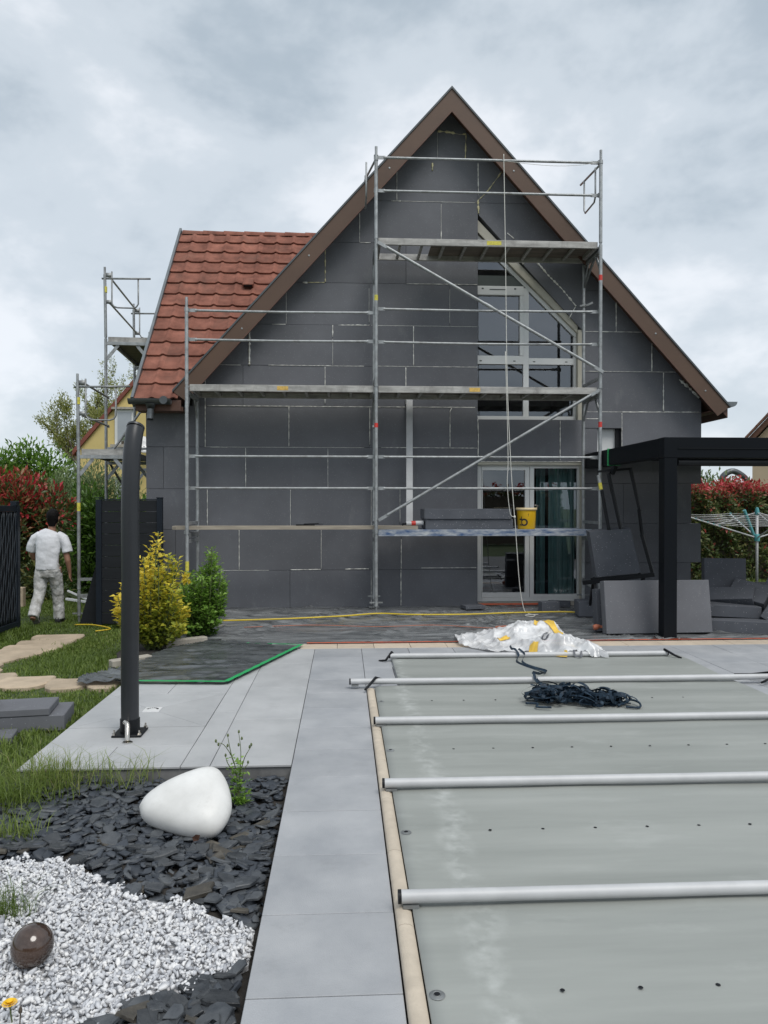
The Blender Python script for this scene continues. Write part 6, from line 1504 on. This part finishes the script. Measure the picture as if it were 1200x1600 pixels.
hedge('photinia_hedge', 5.4, 13.2, 16.3, 17.3, -.2, 1.78, 34000, .105, 'photinia', 'long clipped hedge with red young shoots on top at the right', .75)
hedge('photinia_hedge', -7.5, 9.0, -9.5, -8.5, -.1, 2.1, 9000, .2, 'photinia', 'hedge seen only as a reflection in the patio door glass', .3)
# bush growing over the right hedge
def bush(name, c, rad, n, L, W, mat, tf, label, cat='bush', group=None, nb=9, stems=4):
    bl = []
    for _ in range(nb):
        u = unit(1)[0]; u[2] = abs(u[2]) * .9; bl.append((tuple(np.array(c) + u * np.array(rad) * random.uniform(.35, .75)), tuple(np.array(rad) * random.uniform(.32, .52))))
    bl.append((c, tuple(np.array(rad) * .6))); bl += [((c[0] + dx_ * rad[0], c[1], c[2] - rad[2] * .62), (rad[0] * .5, rad[1] * .6, rad[2] * .42)) for dx_ in (-.45, 0, .45)]; base = (c[0], c[1], c[2] - rad[2] if name != 'tree' else c[2] - rad[2])
    zg = -.2; base = (c[0], c[1], zg); return shrub(name, base, [list([Vector(b[0])]) for b in bl[:stems]], bl, n, L, W, mat, tf, label, cat, sr=.03, group=group, shell=.55)


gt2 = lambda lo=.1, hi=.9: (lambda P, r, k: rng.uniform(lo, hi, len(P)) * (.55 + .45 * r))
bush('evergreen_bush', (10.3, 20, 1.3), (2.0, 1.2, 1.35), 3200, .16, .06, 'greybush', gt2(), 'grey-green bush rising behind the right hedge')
def photi(c, rad):
    def tf(P, r, k):
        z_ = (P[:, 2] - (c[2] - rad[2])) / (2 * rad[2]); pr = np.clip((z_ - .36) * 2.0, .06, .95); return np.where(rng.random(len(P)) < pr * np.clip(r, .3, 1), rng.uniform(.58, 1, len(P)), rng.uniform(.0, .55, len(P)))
    return tf


c, rad = (-6.05, 13.9, 1.02), (1.22, .8, 1.45)
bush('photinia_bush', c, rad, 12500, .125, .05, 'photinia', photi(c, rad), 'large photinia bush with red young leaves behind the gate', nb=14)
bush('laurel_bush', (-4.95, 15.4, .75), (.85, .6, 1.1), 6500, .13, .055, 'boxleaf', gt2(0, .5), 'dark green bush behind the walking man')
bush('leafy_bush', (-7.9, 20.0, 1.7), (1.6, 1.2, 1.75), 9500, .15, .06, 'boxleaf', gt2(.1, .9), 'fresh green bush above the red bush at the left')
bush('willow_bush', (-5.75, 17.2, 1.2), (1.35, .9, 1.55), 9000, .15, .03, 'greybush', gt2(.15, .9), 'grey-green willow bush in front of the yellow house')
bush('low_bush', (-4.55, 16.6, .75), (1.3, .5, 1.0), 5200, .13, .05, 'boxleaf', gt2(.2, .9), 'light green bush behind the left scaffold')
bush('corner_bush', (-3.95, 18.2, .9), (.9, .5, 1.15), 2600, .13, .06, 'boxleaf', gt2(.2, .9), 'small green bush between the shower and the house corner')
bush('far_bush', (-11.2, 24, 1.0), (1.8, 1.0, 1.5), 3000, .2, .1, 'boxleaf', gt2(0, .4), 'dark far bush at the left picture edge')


def tree(base, H, spread, label, mat, nl, seed):
    rr = random.Random(seed); r_ = empty('willow_tree', base, label, 'tree'); m = MB(); ends = []
    def grow(p, d, L, r, lv):
        n = 4; pts = [p]; q_ = p; dd = d
        for i in range(n):
            dd = (dd + Vector((rr.uniform(-.16, .16), rr.uniform(-.16, .16), rr.uniform(.0, .16)))).normalized(); q_ = q_ + dd * L / n; pts.append(q_)
            if lv >= 2: ends.append((q_, dd))
        m.tube(pts, [r * (1 - .55 * i / n) for i in range(n + 1)], 6 if lv < 2 else 4, cap=False)
        if lv < 4:
            for k in range(3 if lv else 5):
                a = rr.uniform(0, 2 * math.pi); t = rr.uniform(.35, 1); bp = pts[min(int(t * n) + 0, n)]; sp_ = spread * (1 if lv else .85)
                nd = (dd * .9 + Vector((math.cos(a), math.sin(a), rr.uniform(-.05, .5))) * sp_).normalized(); grow(bp, nd, L * rr.uniform(.5, .72), r * .5, lv + 1)
    grow(Vector(base), Vector((0.02, 0, 1)), H * .42, .11, 0); m.build('trunk', M['bark'], r_, smooth=True)
    k = rng.integers(0, len(ends), nl); P = np.array([ends[i][0][:] for i in k]) + rng.normal(size=(nl, 3)) * .10; D = np.array([ends[i][1][:] for i in k]) + unit(nl) * .8
    V, F, T = leafquads(P, D, unit(nl), rng.uniform(.09, .17, nl), rng.uniform(.03, .05, nl), rng.random(nl)); mesh_np('crown', V, F, M[mat], r_, tint=T); return r_


tree((-10.6, 31.0, -.2), 10.2, .62, 'airy spring tree with thin leaves rising behind the bushes', 'willow', 9500, 5)
tree((-9.0, 36.0, -.2), 11.6, .55, 'taller thin tree behind the yellow house gable', 'willow', 7500, 11)

# ------------------------------------------------------------------ neighbouring houses
nb_ = empty('neighbour_house', (-4.5, 28, -.2), 'yellow rendered house with a red roof edge behind the garden', 'house')
ax, az, s2 = -4.3, 8.55, 1.18
m = MB(); m.prismY([(-8.62, -.25), (.05, -.25), (.05, 3.3), (ax, az - .15), (-8.62, 3.3)], 25.0, 33); m.build('wall', M['yellow_wall'], nb_)
m = MB(); m.prismY([(ax, az), (-8.75, az - s2 * (ax + 8.75) * -1 * -1), (-8.75, az - s2 * (ax + 8.75) - .18), (ax, az - .18)], 24.9, 33.2); m.prismY([(ax + .002, az), (.15, az - s2 * 4.45), (.15, az - s2 * 4.45 - .18), (ax + .002, az - .18)], 24.9, 33.2); m.build('roof', M['red_roof'], nb_)
for (x0, x1, z0, z1) in ((-7.42, -6.78, 3.48, 4.62), (-7.42, -6.78, .9, 2.35)):
    wv = MB().box(x0, x1, 24.94, 24.996, z0, z1, .01).build('window', M['white_pvc'], nb_); MB().box(x0 + .10, x1 - .10, 24.925, 24.937, z0 + .1, z1 - .1).build('pane', M['net'], wv); MB().box(x0 - .08, x1 + .08, 24.85, 24.99, z1, z1 + .07).build('lintel', M['concrete'], wv)
    MB().box(x0 - .1, x1 + .1, 24.8, 24.99, z0 - .09, z0 - .002).build('sill', M['concrete'], wv)
    if z0 > 3:
        fb = MB(); fb.box(x0 + .25, x0 + .65, 24.82, 24.92, z0, z0 + .10); fb.build('flower_box', M['bark'], wv); V, F, T = blob_leaves([((x0 + .45, 24.85, z0 + .16), (.22, .06, .10))], 160, .06, .03, gt2(0, .5)); mesh_np('flowers', V, F, M['boxleaf'], wv, tint=T)
dsh = empty('satellite_dish', (-6.35, 24.9, 3.3), 'white satellite dish on the yellow house wall', 'dish')
m = MB(); m.lathe([(0, -.09), (.15, -.075), (.30, 0), (.305, .01), (.15, -.06), (0, -.075)], 24, Matrix.Translation((-6.40, 24.55, 3.45)) @ Matrix.Rotation(R(62), 4, 'X') @ Matrix.Rotation(R(25), 4, 'Y')); m.build('reflector', M['white_gloss'], dsh, smooth=True)
m = MB(); m.tube([(-6.40, 24.6, 3.39), (-6.35, 24.99, 3.30)], .025, 8); m.tube([(-6.40, 24.54, 3.25), (-6.45, 24.2, 3.47)], .012, 6); m.box(-6.48, -6.42, 24.17, 24.25, 3.43, 3.51); m.build('mount_arm', M['galv'], dsh)
nh = empty('neighbour_house', (13.7, 24.9, -.2), 'beige house with a brown tiled verge at the right edge', 'house')
m = MB(); m.prismY([(13.80, -.25), (21, -.25), (21, 4.0), (17.7, 8.05), (13.80, 3.62)], 25.2, 33); m.build('wall', M['beige_wall'], nh)
m = MB(); m.prismY([(17.7, 8.35), (13.65, 3.75), (13.65, 3.52), (17.7, 8.1)], 24.85, 33.2); m.prismY([(17.702, 8.35), (21.8, 3.75), (21.8, 3.52), (17.702, 8.1)], 24.85, 33.2); nrf = m.build('roof', M['brown_roof'], nh)
for k in range(13):
    t = k / 13; x = 13.6 + 4.05 * t; z_ = 3.78 + 4.6 * t; m = MB(); m.bar((x, 24.85, z_), (x + .34, 24.85, z_ + .38), .34, .07, .01, up=(-.75, 0, .66)); m.build('verge_tile', M['brown_roof'], nrf)
MB().box(15.6, 16.6, 25.14, 25.19, .8, 2.2).build('window', M['white_pvc'], nh)
nh.rotation_euler = (0, 0, R(-31))
# dark twisted garden sculpture over the hedge
m = MB(); m.tube(smooth_pts([(12.0, 22.5, -.2), (12.1, 22.5, 1.6), (12.35, 22.5, 2.2), (11.9, 22.5, 2.55), (11.55, 22.5, 2.35), (11.75, 22.5, 2.05), (12.2, 22.5, 2.1), (12.45, 22.5, 2.0)], 6), .09, 10); m.build('sculpture', M['gutter'], None, smooth=True, label='dark twisted sculpture showing over the right hedge', cat='sculpture')

# ------------------------------------------------------------------ walking man
def loft(m, rings, n=16):
    """rings: (centre, half-width x, half-depth y, axis)"""
    vs = []; fs = []; 
    for i, (c, rx, ry) in enumerate(rings):
        c = Vector(c); t = (Vector(rings[min(i + 1, len(rings) - 1)][0]) - Vector(rings[max(i - 1, 0)][0])).normalized()
        u = Vector((1, 0, 0)); u = (u - t * u.dot(t)).normalized(); w_ = t.cross(u)
        for k in range(n):
            a = 2 * math.pi * k / n; vs.append(c + u * rx * math.cos(a) + w_ * ry * math.sin(a))
    for i in range(len(rings) - 1):
        for k in range(n): fs.append((i * n + k, i * n + (k + 1) % n, (i + 1) * n + (k + 1) % n, (i + 1) * n + k))
    fs += [tuple(range(n))[::-1], tuple((len(rings) - 1) * n + k for k in range(n))]; m.add(vs, fs)


pz = -.205; px_, py_ = -4.21, 11.0
man = empty('person', (px_, py_, pz), 'man in white T-shirt and pale work trousers walking away on the lawn', 'person')
def at(x, y, z): return (px_ + x, py_ + y, pz + z)
def fuse(m, name, mat, vox, parent=man, smo=4):
    o = m.build(name, mat, parent, smooth=True); r_ = o.modifiers.new('remesh', 'REMESH'); r_.mode = 'VOXEL'; r_.voxel_size = vox; r_.use_smooth_shade = True
    s_ = o.modifiers.new('smooth', 'SMOOTH'); s_.iterations = smo; s_.factor = .5; return o


# body: head, neck, torso, arms with hands, legs in one surface
m = MB()
loft(m, [(at(.03, .05, 1.30), .055, .055), (at(.035, .06, 1.40), .05, .052), (at(.04, .07, 1.44), .054, .062), (at(.042, .08, 1.49), .070, .088), (at(.042, .082, 1.55), .076, .098), (at(.042, .08, 1.60), .068, .088), (at(.042, .075, 1.635), .040, .052)])
for s_ in (-1, 1): loft(m, [(at(.042 + s_ * .070, .085, 1.49), .012, .018), (at(.042 + s_ * .084, .08, 1.515), .012, .024), (at(.042 + s_ * .082, .078, 1.55), .010, .018)], 8)
loft(m, [(at(.042, .15, 1.475), .014, .018), (at(.042, .18, 1.495), .018, .022), (at(.042, .165, 1.54), .012, .012)], 8)
loft(m, [(at(0, .0, .80), .15, .10), (at(0, .0, .95), .15, .105), (at(0, .02, 1.15), .17, .11), (at(.0, .04, 1.28), .17, .09), (at(.02, .05, 1.33), .08, .06)])
# right arm hanging, left arm bent forward
loft(m, [(at(.175, .04, 1.25), .05, .05), (at(.235, .03, 1.14), .05, .05), (at(.255, .01, 1.00), .042, .043), (at(.275, .0, .92), .040, .041), (at(.285, .02, .82), .032, .033), (at(.29, .035, .74), .024, .026)], 12)
loft(m, [(at(-.17, .04, 1.25), .05, .05), (at(-.235, .05, 1.14), .05, .05), (at(-.255, .08, 1.02), .042, .043), (at(-.25, .13, .95), .040, .041), (at(-.22, .22, .93), .032, .033), (at(-.19, .29, .93), .024, .026)], 12)
def hand(m, w, d, thumb):
    w, d = Vector(w), Vector(d).normalized(); s_ = Vector(thumb); pal = w + d * .075
    loft(m, [(w[:], .024, .024), ((w + d * .04)[:], .018, .034), (pal[:], .016, .038)], 10)
    n_ = d.cross(s_).normalized()
    for i, L_ in enumerate((.068, .076, .070, .056)):
        b = pal + s_ * (.028 - .019 * i); k1 = b + d * L_ * .5 + n_ * .006; k2 = b + d * L_ * .85 + n_ * .022; m.tube([b - d * .01, k1, k2], [.0095, .0088, .0075], 8)
    b = w + d * .02 + s_ * .022; m.tube([b, b + d * .03 + s_ * .022, b + d * .058 + s_ * .026], [.011, .010, .008], 8)
hand(m, at(.29, .035, .74), (.05, .12, -1), (-.25, 1, .1)); hand(m, at(-.19, .29, .93), (.25, 1, .05), (.4, -.1, 1))
# legs
LR = [(at(.085, .02, .82), .09, .10), (at(.09, .06, .62), .078, .085), (at(.095, .10, .46), .058, .062), (at(.10, .12, .28), .052, .058), (at(.105, .12, .10), .038, .042), (at(.105, .14, .05), .038, .06)]
LLg = [(at(-.085, .02, .82), .09, .10), (at(-.10, -.01, .62), .078, .085), (at(-.105, -.03, .46), .058, .062), (at(-.11, -.13, .30), .052, .058), (at(-.11, -.24, .16), .038, .042), (at(-.11, -.27, .12), .038, .05)]
loft(m, LR); loft(m, LLg)
fuse(m, 'body', M['skin'], .009)
# T-shirt
m = MB(); loft(m, [(at(-.005, -.02, .795), .160, .118), (at(-.005, -.02, .84), .156, .118), (at(-.003, -.01, 1.0), .155, .116), (at(0, .015, 1.15), .172, .12), (at(.0, .035, 1.25), .182, .11), (at(.008, .045, 1.315), .140, .085), (at(.02, .05, 1.35), .072, .062)], 24)
loft(m, [(at(.12, .045, 1.285), .06, .075), (at(.20, .04, 1.235), .066, .074), (at(.245, .028, 1.13), .064, .070), (at(.268, .02, 1.035), .068, .072)], 16)
loft(m, [(at(-.12, .045, 1.285), .06, .075), (at(-.19, .045, 1.235), .066, .074), (at(-.240, .055, 1.14), .064, .070), (at(-.268, .075, 1.055), .068, .072)], 16)
shirt = fuse(m, 'shirt', M['shirt'], .010, smo=3)
tx_ = bpy.data.textures.new('cloth_folds', 'CLOUDS'); tx_.noise_scale = .11; dm = shirt.modifiers.new('folds', 'DISPLACE'); dm.texture = tx_; dm.strength = .020; dm.mid_level = .35
# trousers
m = MB(); loft(m, [(at(0, 0, .70), .15, .115), (at(0, -.01, .78), .165, .122), (at(0, -.01, .88), .155, .115)], 20)
loft(m, [(at(.075, .0, .80), .098, .118), (at(.088, .055, .64), .092, .10), (at(.096, .10, .46), .080, .086), (at(.10, .12, .28), .074, .080), (at(.105, .125, .13), .074, .082), (at(.105, .13, .075), .076, .09)], 16)
loft(m, [(at(-.075, .0, .80), .098, .118), (at(-.098, -.01, .64), .092, .10), (at(-.105, -.035, .47), .080, .088), (at(-.11, -.13, .31), .074, .080), (at(-.112, -.22, .19), .074, .078), (at(-.112, -.255, .145), .074, .078)], 16)
tr_ = fuse(m, 'trousers', M['trousers'], .010, smo=3); dm = tr_.modifiers.new('folds', 'DISPLACE'); tx2 = bpy.data.textures.new('trouser_folds', 'CLOUDS'); tx2.noise_scale = .07; dm.texture = tx2; dm.strength = .026; dm.mid_level = .5
# shoes
def shoe(Mx, toe):
    m = MB(); loft(m, [(Mx @ Vector((0, -.09, .055)), .034, .05), (Mx @ Vector((0, -.06, .06)), .043, .055), (Mx @ Vector((0, .04, .05)), .045, .042), (Mx @ Vector((0, .13, .035)), .046, .03), (Mx @ Vector((0, .18, .03)), .028, .022)], 14)
    o = m.build('shoe', M['shoe'], man, smooth=True)
    m = MB(); m.prismZ([(x * 1.0, y_) for x, y_ in [(-.03, -.10), (-.042, -.05), (-.038, .03), (-.05, .12), (-.03, .185), (.0, .20), (.03, .185), (.05, .12), (.038, .03), (.042, -.05), (.03, -.10)]], 0, .022, .003); m.v = [tuple(Mx @ Vector(p)) for p in m.v]; m.build('sole', M['sole'], o)
shoe(Matrix.Translation(at(.105, .14, .0)), 0)
shoe(Matrix.Translation(at(-.115, -.10, .012)) @ Matrix.Rotation(R(-52), 4, 'X') @ Matrix.Translation((0, -.185, 0)), 0)
# hair cap
m = MB(); loft(m, [(at(.042, .045, 1.455), .060, .050), (at(.042, .06, 1.49), .077, .090), (at(.042, .070, 1.55), .086, .106), (at(.042, .072, 1.60), .080, .100), (at(.042, .072, 1.635), .058, .072), (at(.042, .07, 1.655), .026, .034)], 20)
loft(m, [(at(.042, .025, 1.405), .042, .026), (at(.042, .03, 1.44), .056, .038), (at(.042, .04, 1.48), .068, .06)], 16)
hr = fuse(m, 'hair', M['hair'], .009, smo=2); dm = hr.modifiers.new('locks', 'DISPLACE'); tx3 = bpy.data.textures.new('hair_locks', 'CLOUDS'); tx3.noise_scale = .02; dm.texture = tx3; dm.strength = .012
